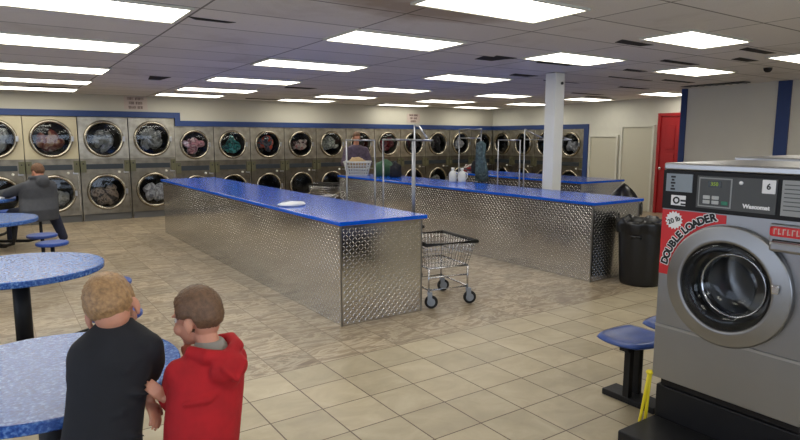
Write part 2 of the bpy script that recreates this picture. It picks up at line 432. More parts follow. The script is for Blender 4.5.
# ------------------------------------------------------------------ ceiling lights
LAB = [  # x0, x1, y0, y1, label
 (.0, 1.32, 2.95, 3.55, 'fluorescent ceiling light above the round table with the two boys, just out at top left'),
 (-1.3, 1.325, 4.6, 5.2, 'longest fluorescent ceiling light at top left, nearest of the left column'),
 (-1.3, 1.33, 6.42, 7.1, 'fluorescent ceiling light second nearest in the left column'),
 (-1.3, 1.40, 8.65, 9.35, 'fluorescent ceiling light in the middle of the left column, beside a dark patch'),
 (-1.3, 1.42, 10.45, 11.05, 'fluorescent ceiling light fourth back in the left column'),
 (-1.3, 1.39, 11.95, 12.6, 'fluorescent ceiling light furthest back in the left column, over the big dryers'),
 (2.7, 3.97, 4.64, 5.25, 'fluorescent ceiling light over the near end of the first blue counter'),
 (2.75, 4.12, 6.70, 7.30, 'fluorescent ceiling light second back over the first blue counter'),
 (2.81, 4.18, 8.83, 9.42, 'fluorescent ceiling light third back over the first blue counter'),
 (2.83, 4.18, 10.63, 11.27, 'fluorescent ceiling light over the far end of the first blue counter'),
 (2.76, 4.02, 12.03, 12.65, 'small looking ceiling light by the step in the blue trim'),
 (2.55, 3.79, 3.02, 3.6, 'fluorescent ceiling light cut by the top edge beside the brown water stain'),
 (5.48, 6.78, 6.80, 7.44, 'fluorescent ceiling light just left of the white column, nearer of its column'),
 (5.62, 6.9, 9.0, 9.6, 'fluorescent ceiling light over the middle of the second blue counter'),
 (5.62, 6.9, 10.87, 11.46, 'fluorescent ceiling light over the far end of the second blue counter'),
 (5.36, 6.64, 12.22, 12.78, 'rearmost ceiling light above the middle of the back dryer row'),
 (5.22, 6.4, 4.53, 5.13, 'fluorescent ceiling light at the top of the white column, with a dark patch beside it'),
 (8.23, 9.6, 10.78, 11.5, 'fluorescent ceiling light in front of the second red lettered sign'),
 (5.22, 6.3, 3.05, 3.58, 'diamond looking ceiling light nearest above the end of the second counter'),
 (7.69, 8.8, 4.44, 5.05, 'ceiling light close to the grey wall, left of the black ceiling sensor'),
 (10.95, 12.1, 6.92, 7.5, 'ceiling light partly behind the grey wall corner, above the red door'),
 (7.62, 8.8, 2.95, 3.54, 'ceiling light cut by the right edge of the photo above the washer'),
 (8.36, 9.5, 8.93, 9.55, 'ceiling light left of the white column above the third counter'),
 (10.78, 11.9, 10.5, 11.15, 'ceiling light mostly hidden just left of the white column, near the right dryers'),
 (10.72, 11.9, 8.69, 9.27, 'ceiling light just right of the white column, over the white doors'),
 (8.1, 9.5, 12.45, 12.95, 'small ceiling light above the second red lettered sign'),
 (10.42, 11.8, 12.28, 12.8, 'ceiling light in the far right corner of the room'),
 (-.0, 1.3, .6, 1.2, 'ceiling light behind the two boys'), (2.7, 3.95, .6, 1.2, 'ceiling light above the washer'),
 (5.3, 6.5, .6, 1.2, 'ceiling light beyond the washer by the grey wall'), (1.3, 2.55, -1.4, -.8, 'ceiling light above the viewer'),
 (5.3, 6.5, -1.4, -.8, 'ceiling light by the shop window'),
]
for i, (x0, x1, y0, y1, lab) in enumerate(LAB):
    yc = (y0+y1)/2; t = thing('ceiling_light', lab, 'light', ((x0+x1)/2, yc, zc(yc)), 0, 'recessed fluorescent ceiling lights')
    t.rotation_euler = (math.atan(-.013), 0, 0)
    a, b = (x1-x0)/2, (y1-y0)/2
    bm = B()
    for q in ((-a, a, -b, -b+.022), (-a, a, b-.022, b), (-a, -a+.022, -b+.022, b-.022), (a-.022, a, -b+.022, b-.022)): box(bm, *q, -.018, -.001)
    obj('frame', bm, 'paint_white', t)
    obj('diffuser', bx(-a+.022, a-.022, -b+.022, b-.022, -.012, -.002), 'lamp', t)

# ------------------------------------------------------------------ column
t = thing('support_column', 'square white painted column rising behind the second blue counter', 'column', (6.73, 5.93, 0))
bm = bx(-.095, .095, -.095, .095, 0, zc(5.9)-.01, bev=.008); obj('shaft', bm, 'column_white', t)
obj('base_plate', bx(-.115, .115, -.115, .115, 0, .012), 'column_white', t)
obj('bolt', lathe(B(), [(0, 0), (.02, 0), (.02, -.02), (0, -.025)], 12, 'Y', (.02, -.101, 2.42)), 'ink_black', t, True)

# ------------------------------------------------------------------ folding counters
LH = .0015
def lugs(bm, u0, u1, z0, z1, fn, P=.031):
    """raised lozenges, alternating direction, standing 2.5 mm off the sheet"""
    nu, nz = int((u1-u0)/P), int((z1-z0)/P); mu = (u1-u0-nu*P)/2
    for i in range(nu):
        for j in range(nz):
            cu, cz = u0+mu+(i+.5)*P, z0+(j+.5)*P
            d = (.7071, .7071) if (i+j) % 2 else (.7071, -.7071); e = (-d[1], d[0]); L_, W_ = P*.56, P*.17
            pt = [(cu+d[0]*L_, cz+d[1]*L_), (cu+e[0]*W_, cz+e[1]*W_), (cu-d[0]*L_, cz-d[1]*L_), (cu-e[0]*W_, cz-e[1]*W_)]
            b = [bm.verts.new(fn(p[0], p[1], 0)) for p in pt]; r_a = bm.verts.new(fn(cu+d[0]*L_*.5, cz+d[1]*L_*.5, LH)); r_b = bm.verts.new(fn(cu-d[0]*L_*.5, cz-d[1]*L_*.5, LH))
            for fc in ((b[0], b[1], r_a), (b[1], r_b, r_a), (b[1], b[2], r_b), (b[2], b[3], r_b), (b[3], r_a, r_b), (b[3], b[0], r_a)): bm.faces.new(fc).material_index = 1
def counter(label, X0, X1, Y0, Y1, zt, P=.031):
    t = thing('folding_counter', label, 'counter', (X0, Y0, 0))
    w, l = X1-X0, Y1-Y0; h = zt-.036
    bm = bx(.03, w-.04, .04, l-.03, 0, h)
    lugs(bm, .045, w-.055, .01, h-.01, lambda a, z_, d: (a, .04-d, z_), P)
    lugs(bm, .055, l-.045, .01, h-.01, lambda a, z_, d: (.03-d, a, z_), P)
    o = bpy.data.objects.new('base_panel', bpy.data.meshes.new('base_panel')); bm.to_mesh(o.data); bm.free(); C.objects.link(o); o.parent = t
    o.data.materials.append(MAT['diamond_plate']); o.data.materials.append(MAT['diamond_lug'])
    obj('countertop', bx(0, w, 0, l, h, zt, bev=.006), 'blue_counter', t)
    for cx in (.026, w-.048): obj('corner_strip', bx(cx, cx+.012, .036, .048, 0, h), 'steel', t)
    return t
counter('nearest blue topped folding counter clad in diamond plate', 2.43, 3.37, 4.46, 10.9, .935)
counter('second blue topped diamond plate counter beside the white column', 5.60, 6.53, 4.29, 10.35, .93)
counter('third blue topped diamond plate counter furthest right near the white doors', 8.13, 9.28, 6.5, 10.0, .93, .05)

# ------------------------------------------------------------------ tumble dryers
def ring_panel(bm, cx, cz, rad, x0, x1, z0, z1, yf, n=40, mi=0, depth=.04):
    """flat panel with a round hole, thickness going to +Y"""
    outer, inner, inb = [], [], []
    crn = [math.atan2(zz-cz, xx-cx) % (2*pi) for xx in (x0, x1) for zz in (z0, z1)]
    angs_ = sorted([2*pi*(j+.5)/n for j in range(n)]+crn); n = len(angs_)
    for a in angs_:
        ca, sa = cos(a), sin(a)
        if abs(ca) < 1e-9: ca = 1e-9
        tx_ = ((x1-cx)/ca if ca > 0 else (x0-cx)/ca); tz_ = ((z1-cz)/sa if sa > 0 else (z0-cz)/sa)
        t_ = min(tx_, tz_)
        outer.append(bm.verts.new((cx+t_*ca, yf, cz+t_*sa)))
        inner.append(bm.verts.new((cx+rad*ca, yf, cz+rad*sa))); inb.append(bm.verts.new((cx+rad*ca, yf+depth, cz+rad*sa)))
    for j in range(n):
        q = (j+1) % n
        f1 = bm.faces.new((outer[j], outer[q], inner[q], inner[j])); f2 = bm.faces.new((inner[j], inner[q], inb[q], inb[j]))
        f1.material_index = f2.material_index = mi
def make_dryer(w, h, zu, zl, rad, uppermat, lowermat, name='stacked_dryer'):
    """local: front face at y=0 facing -Y, x centred"""
    t = thing(name, 'x', 'dryer')
    a = w/2-.006; zm = (zu+zl)/2-.02
    zs0, zs1 = zm-.06, zm+.06
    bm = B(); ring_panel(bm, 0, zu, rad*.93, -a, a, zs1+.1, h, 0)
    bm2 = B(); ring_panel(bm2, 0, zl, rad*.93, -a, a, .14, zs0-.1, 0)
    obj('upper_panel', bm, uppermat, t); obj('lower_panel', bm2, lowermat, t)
    # cabinet shell behind
    bm = bx(-a, -a+.01, .001, .86, .0, h); box(bm, a-.01, a, .001, .86, 0, h); box(bm, -a+.01, a-.01, .001, .86, h-.01, h); box(bm, -a+.01, a-.01, .85, .86, 0, h-.01)
    box(bm, -a+.01, a-.01, .001, .02, zs0-.1, zs1+.1)
    obj('cabinet', bm, lowermat, t)
    obj('plinth', bx(-a, a, .03, .06, 0, .14), 'plinth_grey', t)
    obj('control_strip', bx(-a+.02, a-.12, -.012, 0, zs0+.01, zs1-.01, bev=.004), 'strip_grey', t)
    for s, x0 in ((0, a-.1), (1, -a+.0)):
        p = obj('lock_panel', bx(x0, x0+.1, -.016, 0, zs0-.05, zs1+.06, bev=.004), 'lock_brass', t)
        obj('lock', lathe(B(), [(0, 0), (.014, 0), (.014, -.01), (0, -.012)], 12, 'Y', (x0+.05, -.016, zs1)), 'ink_black', p, True)
    obj('knob', lathe(B(), [(0, 0), (.024, 0), (.022, -.025), (0, -.028)], 16, 'Y', (a-.2, -.002, zs0-.055)), 'knob_white', t, True)
    obj('coin_slot', bx(a-.12, a-.03, -.008, 0, zs0-.075, zs0-.04), 'steel_light', t)
    for nm, zz in (('upper', zu), ('lower', zl)):
        d = obj('door', lathe(B(), [(rad*.86, -.01), (rad*.87, -.04), (rad*.93, -.055), (rad*1.0, -.045), (rad*1.03, -.001), (rad*.9, -.001)], 48, 'Y', (0, 0, zz), close=True), 'dryer_ring', t, True)
        obj('glass', lathe(B(), [(0, -.045), (rad*.5, -.042), (rad*.88, -.03)], 40, 'Y', (0, 0, zz)), 'door_glass', d, True)
        obj('handle', bx(rad*.93, rad*1.06, -.075, -.05, zz-.05, zz+.05, bev=.006), 'steel_light', d)
        obj('drum', lathe(B(), [(rad*.93, .04), (rad*.97, .06), (rad*.97, .6), (0, .62)], 40, 'Y', (0, 0, zz)), 'drum_dark', t, True)
    # squared outline of the hinged lint panel on the right of the lower door
    bm = bx(a-.035, a-.023, -.006, 0, zl-rad, zl+rad); box(bm, a-.1, a-.035, -.006, 0, zl+rad-.012, zl+rad)
    obj('edge_strip', bm, 'dryer_ring', t)
    return t
loads = []
def load(mat_, x, y, z, rad, lab, face='Y', fill=.5, name='laundry_load'):
    bm = B(); rnd_ = random.Random(int(x*131+z*77+y*17))
    for i in range(12):
        a = rnd_.uniform(0, 2*pi); rr_ = rnd_.uniform(0, .6)*rad; s = rnd_.uniform(.26, .44)*rad
        ox, oz = rr_*cos(a), rr_*sin(a)*.8-rad*(1-fill)*.55
        while math.hypot(ox, oz)+s > rad*.84: ox *= .9; oz *= .9
        dpt = .15+rnd_.uniform(0, .1)
        c = (x+ox, y+dpt*.3-.02+s*.3, z+oz) if face == 'Y' else (x+dpt, y+ox, z+oz)
        E_ = Euler((rnd_.uniform(0, 3), rnd_.uniform(0, 3), 0)).to_matrix()
        ell(bm, c, (s, s*.55, s*.8), E_, 2)
    for v in bm.verts:
        q = v.co*18; v.co += Vector((sin(q.y+q.z), sin(q.x*1.3+q.z), sin(q.x+q.y*1.7)))*.010
    o = obj(name, bm, mat_, None, True); tag(o, lab, 'laundry', 'laundry tumbling in the dryers'); return o

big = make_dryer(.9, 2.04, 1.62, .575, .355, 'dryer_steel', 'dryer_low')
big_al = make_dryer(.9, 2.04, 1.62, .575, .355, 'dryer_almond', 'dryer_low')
bigs = [(.10, 'large almond fronted stacked dryer at the far left edge, cut by the photo'), (1.0, 'large almond fronted stacked dryer behind the seated man in the grey hoodie'),
        (1.905, 'large steel stacked dryer below the first lettered sign'), (2.81, 'large steel stacked dryer beside the step in the blue trim')]
for i, (x, lab) in enumerate(bigs):
    src = big_al if i < 2 else big
    if i in (0, 2): src.location = (x, YB, 0); src['label'] = lab; src['group'] = 'large stacked dryers on the back wall'
    else: dup(src, (x, YB, 0), 0, lab, 'large stacked dryers on the back wall')
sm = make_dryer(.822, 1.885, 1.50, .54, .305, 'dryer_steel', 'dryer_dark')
words = ['with pink laundry above, first small one right of the trim step', 'with teal laundry in its upper drum', 'with dark laundry flecked orange in its upper drum',
         'with red and white laundry in its upper drum', 'with pale laundry in its upper drum', 'behind the standing person in purple', 'with wine red laundry, above the green bag',
         'below the second lettered sign', 'just right of the second lettered sign', 'third from the room corner, behind the garment rack', 'last on the back wall beside the room corner']
for i, wd in enumerate(words):
    loc = (3.665+.824*i, YB, 0); lab = 'small stacked steel dryer '+wd
    if i == 0: sm.location = loc; sm['label'] = lab; sm['group'] = 'small stacked dryers'
    else: dup(sm, loc, 0, lab, 'small stacked dryers')
words2 = ['first on the right hand wall next to the room corner', 'second on the right hand wall', 'third on the right hand wall, partly behind the white column', 'last on the right hand wall beside the blue upright']
for i, wd in enumerate(words2):
    dup(sm, (XR, 12.72-.825*i, 0), -pi/2, 'small stacked steel dryer '+wd, 'small stacked dryers')
L_ = [('wash_maroon', 1.0, 1.62, .355, 'maroon and brown laundry in the upper drum behind the seated man'), ('wash_grey', .1, 1.62, .355, 'dull grey laundry in the upper drum at the left edge'),
      ('wash_grey', 1.905, 1.62, .355, 'grey laundry in the upper drum under the first lettered sign'), ('wash_grey', 2.81, 1.62, .355, 'grey laundry in the upper drum beside the trim step'),
      ('wash_brown', 1.905, .575, .355, 'brown and cream laundry in the lower drum right of the seated man'), ('wash_white', 2.81, .575, .355, 'crumpled white laundry in the lower drum near the counter end'),
      ('wash_grey', 1.0, .575, .355, 'grey laundry in the lower drum directly behind the seated man')]
for mt, x, zz, rr_, lab in L_: load(mt, x, YB, zz, rr_, lab, fill=.8 if zz > 1 else .55)
U_ = [('wash_pink', 0), ('wash_teal', 1), ('wash_dark', 2), ('wash_redwhite', 3), ('wash_pale', 4), ('wash_black', 5), ('wash_wine', 6), ('wash_black', 7), ('wash_black', 8), ('wash_white', 9), ('wash_black', 10)]
UL = ['pink laundry filling an upper drum right of the trim step', 'teal and black laundry in an upper drum', 'dark laundry with orange flecks in an upper drum', 'red and white striped laundry in an upper drum',
      'pale grey laundry in an upper drum above the white basket', 'black laundry in the upper drum behind the standing person', 'wine red laundry in the upper drum over the green bag', 'black laundry in the upper drum below the second lettered sign',
      'black laundry in the upper drum right of the second lettered sign', 'white patch laundry in an upper drum behind the garment rack', 'black laundry in the upper drum next to the room corner']
for mt, i in U_: load(mt, 3.652+.824*i, YB, 1.50, .305, UL[i], fill=.95)
load('wash_pale', 3.652+.824*8, YB, .54, .305, 'pale laundry in a lower drum above the far end of the second counter', fill=.8)
load('wash_white', XR, 10.32, 1.5, .305, 'white laundry in the upper drum at the end of the right hand wall', face='X', fill=.5)

# ------------------------------------------------------------------ wall signs
def text_bm(txt, size, off=0, extr=.001, align='CENTER'):
    cu = bpy.data.curves.new('t', 'FONT'); cu.body = txt; cu.size = size; cu.offset = off; cu.extrude = extr; cu.align_x = align; cu.align_y = 'CENTER'; cu.resolution_u = 3
    o = bpy.data.objects.new('t', cu); C.objects.link(o); dg = bpy.context.evaluated_depsgraph_get(); dg.update()
    me = bpy.data.meshes.new_from_object(o.evaluated_get(dg)); bm = B(); bm.from_mesh(me)
    bpy.data.objects.remove(o); bpy.data.curves.remove(cu); bpy.data.meshes.remove(me); return bm
def place_text(name, txt, size, M_, mt, parent, off=0, extr=.001, squash=1):
    bm = text_bm(txt, size, off, extr)
    for v in bm.verts: v.co = M_ @ Vector((v.co.x*squash, v.co.y, v.co.z))
    return obj(name, bm, mt, parent)
MY = Matrix(((1, 0, 0, 0), (0, 0, -1, 0), (0, 1, 0, 0), (0, 0, 0, 1)))      # text read from -Y
MX = Matrix(((0, 0, -1, 0), (-1, 0, 0, 0), (0, 1, 0, 0), (0, 0, 0, 1)))     # text read from -X
def sign(x, z, w, h, lines, lab):
    t = thing('wall_sign', lab, 'sign', (x, YB-.001, z))
    obj('backing', bx(-w/2, w/2, -.006, 0, -h/2, h/2), 'sign_pink', t)
    rn = random.Random(int(x*10))
    for i, words_ in enumerate(lines):
        bm = B(); zz = h/2-h*(i+.5)/3; hh = h*.105; tot = sum(words_)+len(words_)-1; cw = .021; xx = -tot*cw/2
        for wl in words_:
            for q in range(wl):     # too small and blurred to read in the photo: stroke shapes only
                box(bm, xx, xx+.007, -.008, -.006, zz-hh, zz+hh)
                if rn.random() < .7: box(bm, xx+.004, xx+.015, -.008, -.006, zz+hh-.006, zz+hh)
                if rn.random() < .6: box(bm, xx+.004, xx+.014, -.008, -.006, zz-.004, zz+.003)
                if rn.random() < .5: box(bm, xx+.012, xx+.016, -.008, -.006, zz-hh, zz+hh)
                xx += cw
            xx += cw
        o = obj('lettering', bm, 'sign_text', t)
sign(2.53, 2.335, .44, .26, [(6, 8), (5, 6), (7, 5)], 'lettered sign with three dark red lines above the large dryers')
sign(9.43, 2.17, .42, .24, [(6, 6), (5, 5), (9,)], 'small lettered sign with three dark lines high on the back wall, right of centre')

# ------------------------------------------------------------------ round tables and stools
def stool_parts(t, cx, cy, ang, r0, lab=None):
    sx, sy = cx+cos(ang)*.75, cy+sin(ang)*.75
def make_table(label, cx, cy, rad, angs, arm=.78, zt=.74):
    t = thing('round_table', label, 'table', (cx, cy, 0), 0, 'blue round tables with attached stools')
    obj('tabletop', lathe(B(), [(0, zt-.045), (rad-.01, zt-.045), (rad, zt-.038), (rad, zt-.006), (rad-.006, zt), (0, zt)], 64), 'blue_speckle', t, False)
    obj('pedestal', lathe(B(), [(0, .02), (.055, .02), (.055, zt-.046), (0, zt-.046)], 24), 'black_steel', t, True)
    obj('mounting_plate', bx(-.2, .2, -.03, .03, zt-.06, zt-.046), 'black_steel', t)
    for a in angs:
        sx, sy = cos(a)*arm, sin(a)*arm
        obj('stool_arm', tube(B(), [(0, 0, .1), (sx*.8, sy*.8, .1), (sx*.97, sy*.97, .14), (sx, sy, .22), (sx, sy, .43)], .022, 10), 'black_steel', t, True)
        st_ = obj('stool_seat', lathe(B(), [(0, .425), (.16, .425), (.17, .435), (.17, .455), (.16, .462), (0, .462)], 32, c=(sx, sy, 0)), 'stool_blue', t, False)
    bm = B()
    for a in angs:
        sx, sy = cos(a)*.42, sin(a)*.42; tube(bm, [(0, 0, .03), (sx, sy, .02)], .022, 8)
    obj('foot', bm, 'black_steel', t, True)
    return t
make_table('nearest round blue speckled table where the two boys stand', .135, 2.64, .485, (R(70), R(165), R(250)))
make_table('second round blue speckled table with a bare top, behind the boys', .12, 4.97, .545, (R(35), R(-48), R(130), R(225)))
make_table('third round blue table, seen edge on with stools to its right', -.14, 8.12, .57, (R(-24), R(33), R(150), R(210)), .73)
make_table('furthest round blue table with white papers where the man sits', -.25, 10.85, .55, (R(-27.7), R(60), R(150), R(240), R(-60)), .926)

# ------------------------------------------------------------------ laundry carts
def caster(parent, x, y, a=0):
    ca, sa = cos(a), sin(a)
    def T_(p): return (x+p[0]*ca-p[1]*sa, y+p[0]*sa+p[1]*ca, p[2])
    bm = B(); lathe(bm, [(.035, -.014), (.062, -.014), (.065, -.008), (.065, .008), (.062, .014), (.035, .014)], 24, 'Y', (.025, 0, .065), close=True)
    for v in bm.verts: v.co = T_(v.co)
    w = obj('wheel', bm, 'rubber', parent, True)
    bm = lathe(B(), [(0, -.016), (.04, -.016), (.04, .016), (0, .016)], 20, 'Y', (.025, 0, .065))
    for v in bm.verts: v.co = T_(v.co)
    obj('hub', bm, 'caster_grey', w)
    bm = bx(-.01, .035, -.026, -.02, .06, .155); box(bm, -.01, .035, .02, .026, .06, .155); box(bm, -.014, .036, -.026, .026, .15, .16)
    for v in bm.verts: v.co = T_(v.co)
    obj('fork', bm, 'caster_grey', w)
def make_cart(label, loc, rz, rack=None, group='wire laundry carts'):
    t = thing('laundry_cart', label, 'cart', loc, rz, group)
    w, l = .27, .33; zb, zr = .40, .64; wb, lb = .22, .27
    bm = B()
    tube(bm, [(-wb, -lb, .18), (wb, -lb, .18), (wb, lb, .18), (-wb, lb, .18)], .009, 8, True)
    for sx in (-1, 1):
        for sy in (-1, 1): tube(bm, [(sx*wb, sy*lb, .155), (sx*wb, sy*lb, .39)], .010, 8)
    tube(bm, [(-wb, -lb, .30), (wb, -lb, .30)], .008, 8); tube(bm, [(-wb, lb, .39), (wb, lb, .39)], .008, 8); tube(bm, [(-wb, -lb, .39), (wb, -lb, .39)], .008, 8)
    tube(bm, [(-wb, -lb, .39), (-wb, lb, .39)], .008, 8); tube(bm, [(wb, -lb, .39), (wb, lb, .39)], .008, 8)
    obj('frame', bm, 'chrome', t, True)
    bm = B(); N = 13
    for i in range(N+1):
        q = -1+2*i/N
        for s in (-1, 1):
            tube(bm, [(q*wb, s*lb, zb), (q*w, s*l, zr)], .0028, 5); tube(bm, [(s*wb, q*lb, zb), (s*w, q*l, zr)], .0028, 5)
        tube(bm, [(q*wb, -lb, zb), (q*wb, lb, zb)], .0028, 5)
    for j in range(6):
        q = j/5; a, b = wb+(w-wb)*q, lb+(l-lb)*q; zz = zb+(zr-zb)*q
        tube(bm, [(-a, -b, zz), (a, -b, zz), (a, b, zz), (-a, b, zz)], .0032, 5, True)
    obj('basket', bm, 'chrome', t, True)
    obj('bumper', tube(B(), [(-w-.01, -l-.01, zr), (w+.01, -l-.01, zr), (w+.01, l+.01, zr), (-w-.01, l+.01, zr)], .019, 10, True), 'black_plastic', t, True)
    for sx, sy, a in ((-1, -1, -.5), (1, -1, -.35), (-1, 1, -.7), (1, 1, -.2)): caster(t, sx*wb, sy*lb, a)
    if rack:
        for nm, pts in rack: obj(nm, tube(B(), pts, .0105, 10), 'rack_metal', t, True)
    return t
make_cart('wire laundry cart with black rim standing past the near end of the first counter', (3.70, 4.76, 0), R(-9),
          [('rack_post', [(-.21, .07, .4), (-.21, .07, 1.78)]), ('rack_bar', [(-.21, .2, 1.63), (-.21, -.3, 1.63)]), ('rack_arm', [(-.21, .07, 1.775), (-.21, -.02, 1.765), (-.21, -.2, 1.65)])])
X1 = 3.98
def hrack(dx, y0, y1, zt): return [('rack_post', [(dx, y0, .2), (dx, y0, zt)]), ('rack_post', [(dx, y1, .2), (dx, y1, zt)]), ('rack_bar', [(dx, y0-.01, zt), (dx, y1+.01, zt)])]
make_cart('laundry cart with a rack behind the first counter, in front of the white basket', (3.78, 6.65, 0), 0, hrack(.15, -.36, .35, 1.62))
make_cart('laundry cart with a low hanging rack behind the first counter, next to the wire cart', (3.78, 5.80, 0), 0, hrack(.15, -.31, .3, 1.63))
make_cart('laundry cart with slanted rack arms behind the second counter, left of the column', (7.1, 6.94, 0), 0,
          hrack(-.22, -.22, .27, 1.62)+[('rack_post', [(-.22, -.31, .2), (-.22, -.31, 1.79)]), ('rack_arm', [(-.22, -.31, 1.785), (-.22, -.68, 1.65)]), ('rack_arm', [(-.22, -.85, 1.72), (-.22, -1.2, 1.63)]), ('rack_bar', [(-.22, -.31, 1.63), (-.22, -1.22, 1.63)])])
make_cart('laundry cart whose tall rack holds the dark hanging garment', (7.1, 7.92, 0), 0,
          hrack(-.22, -.29, .28, 1.8)+[('rack_bar', [(-.22, -.29, 1.65), (-.22, .28, 1.65)])])
make_cart('small far laundry cart beyond the first counter under the dryers', (6.1, 11.75, 0), R(40))
# dark garment on that rack
bm = B(); loft(bm, [((6.88, 7.62, 1.6), (0, .03, 0), (.02, 0, 0)), ((6.88, 7.62, 1.55), (0, .12, 0), (.04, 0, 0)), ((6.88, 7.63, 1.35), (0, .11, 0), (.04, 0, 0)), ((6.88, 7.6, 1.1), (0, .14, 0), (.05, 0, 0)), ((6.88, 7.6, .92), (0, .15, 0), (.05, 0, 0))], 20)
for v in bm.verts: v.co.x += .015*sin(v.co.y*60)
cloth('wash_navy', (66, 86, 92), (50, 64, 70), (84, 102, 106))
tag(obj('hanging_garment', bm, 'wash_navy', None, True), 'dark blue green garment hanging from a cart rack behind the second counter', 'clothing')

# ------------------------------------------------------------------ things on the counters
def lump(name, c, rad, mt, lab, cat, sub=3, amp=.12, sq=None, seed=1):
    bm = B(); rn = random.Random(seed); ph = [rn.uniform(0, 6) for _ in range(6)]
    vs = ell(bm, (0, 0, 0), (1, 1, 1), None, sub)
    for v in vs:
        n = v.co.copy(); d = 1+amp*(sin(n.x*5+ph[0])*sin(n.y*6+ph[1])+.6*sin(n.z*9+ph[2]+n.x*4)+.4*sin(n.y*13+ph[3]))
        z_ = n.z*d
        if z_ < -.45: z_ = -.45
        v.co = Vector((n.x*d*rad[0], n.y*d*rad[1], z_*rad[2]))
    zmin = min(v.co.z for v in vs)
    for v in vs: v.co += Vector((c[0], c[1], c[2]-zmin))
    return tag(obj(name, bm, mt, None, True), lab, cat)
mat('white_cloth', (232, 234, 236), .7)
lump('crumpled_cloth', (2.62, 5.86, .936), (.15, .11, .03), 'white_cloth', 'small crumpled white cloth lying on the nearest blue counter', 'cloth', amp=.08)
def make_basket(loc, rz):
    t = thing('laundry_basket', 'white plastic laundry basket on the far end of the second counter', 'basket', loc, rz)
    bm = B(); n = 4
    a0, b0, a1, b1, h = .19, .13, .25, .18, .26
    def cor(a, b, z): return [Vector((-a, -b, z)), Vector((a, -b, z)), Vector((a, b, z)), Vector((-a, b, z))]
    for z in (0, .06, .12, .18, .24):
        q = z/h; tube(bm, cor(a0+(a1-a0)*q, b0+(b1-b0)*q, z+.008), .009, 6, True)
    lo, hi = cor(a0, b0, .008), cor(a1, b1, h)
    for i in range(4):
        for j in range(9):
            q = j/9; tube(bm, [lo[i].lerp(lo[(i+1) % 4], q), hi[i].lerp(hi[(i+1) % 4], q)], .009, 6)
    box(bm, -a0, a0, -b0, b0, 0, .01)
    obj('body', bm, 'basket_white', t); obj('rim', tube(B(), cor(a1+.005, b1+.005, h), .014, 8, True), 'basket_white', t, True)
make_basket((5.90, 10.08, .931), R(-35))
lump('folded_laundry', (5.90, 10.08, 1.08), (.19, .13, .14), 'tan_cloth', 'tan folded laundry heaped in the white plastic basket', 'laundry', seed=3)
lump('laundry_bag', (6.22, 9.62, .931), (.2, .17, .21), 'bag_green', 'bulging dark green laundry bag beside the white basket', 'bag', amp=.08, seed=5)
lump('draped_jacket', (6.2, 9.2, .931), (.1, .12, .19), 'dark_cloth', 'black jacket heaped right of the green laundry bag', 'clothing', amp=.14, seed=9)
def jug(loc, lab):
    t = thing('detergent_jug', lab, 'jug', loc, R(-30), 'white detergent jugs on the second counter')
    obj('body', lathe(B(), [(0, 0), (.06, 0), (.065, .02), (.065, .13), (.045, .17), (.022, .19), (.022, .205), (0, .205)], 20), 'basket_white', t, True)
    obj('cap', lathe(B(), [(0, .205), (.027, .205), (.027, .235), (0, .237)], 16), 'knob_white', t, True)
    obj('handle', tube(B(), [(.04, 0, .17), (.085, 0, .15), (.085, 0, .08), (.06, 0, .05)], .01, 8), 'basket_white', t, True)
jug((6.30, 7.66, .931), 'left white detergent jug at the back edge of the second counter'); jug((6.36, 7.5, .931), 'right white detergent jug at the back edge of the second counter')
cloth('wash_mixed', (150, 50, 44), (60, 60, 66), (200, 190, 180))
lump('folded_clothes', (8.5, 9.7, .931), (.2, .16, .12), 'wash_mixed', 'pile of red, grey and white clothes on the left end of the third counter', 'laundry', seed=4)
lump('dark_bundle', (8.35, 9.35, .931), (.13, .12, .2), 'dark_cloth', 'black bundle of clothes on the third counter beside the red clothes', 'laundry', seed=6)

# ------------------------------------------------------------------ bins behind and beside the second counter
def make_bin(loc, lab, s=1, bag=True):
    t = thing('trash_can', lab, 'bin', loc, 0, 'black trash cans')
    bm = lathe(B(), [(0, 0), (.215*s, 0), (.225*s, .03), (.262*s, .66), (.262*s, .70), (.28*s, .70), (.28*s, .73), (.25*s, .73), (.25*s, .6), (.2*s, .04), (0, .04)], 40)
    for v in bm.verts:
        a = math.atan2(v.co.y, v.co.x); rr_ = math.hypot(v.co.x, v.co.y)
        if .04 < v.co.z < .64 and rr_ > .1: k_ = 1+.012*cos(a*18); v.co.x *= k_; v.co.y *= k_
    obj('can', bm, 'bin_black', t, True)
    bm = B()
    lathe(bm, [(.235*s, .60), (.268*s, .738), (.289*s, .742), (.292*s, .70), (.286*s, .62), (.282*s, .60)], 60)
    for v in bm.verts:
        a = math.atan2(v.co.y, v.co.x)
        if v.co.z < .65 or v.co.z > .73: v.co.z += .018*sin(a*7)+.01*sin(a*17+1)
        k_ = 1+.02*sin(a*23)
        if v.co.z < .66: v.co.x *= k_; v.co.y *= k_
    obj('liner', bm, 'bag_black', t, True)
    bm = B()
    for a in (R(200), R(20)):
        tube(bm, [(cos(a-.2)*.27*s, sin(a-.2)*.27*s, .56), (cos(a-.15)*.31*s, sin(a-.15)*.31*s, .575), (cos(a+.15)*.31*s, sin(a+.15)*.31*s, .575), (cos(a+.2)*.27*s, sin(a+.2)*.27*s, .56)], .012, 8)
    obj('handle', bm, 'bin_black', t, True)
    return t
make_bin((6.09, 4.0, 0), 'large black ribbed trash can with a liner at the near end of the second counter', 1.0)
b2 = make_bin((7.34, 5.15, 0), 'black trash can behind the second counter, holding a bulging black bag', .9)
bm = B(); vs = ell(bm, (7.34, 5.15,   .78), (.2, .2, .12), None, 3)
for v in vs:
    d = v.co-Vector((7.34, 5.15, .78))
    if d.z > 0: v.co.z += .13*max(0, 1-math.hypot(d.x, d.y)/.2); v.co += d*.06*sin(math.atan2(d.y, d.x)*9)
    elif d.z < -.06: v.co.x = 7.34+d.x*.8; v.co.y = 5.15+d.y*.8
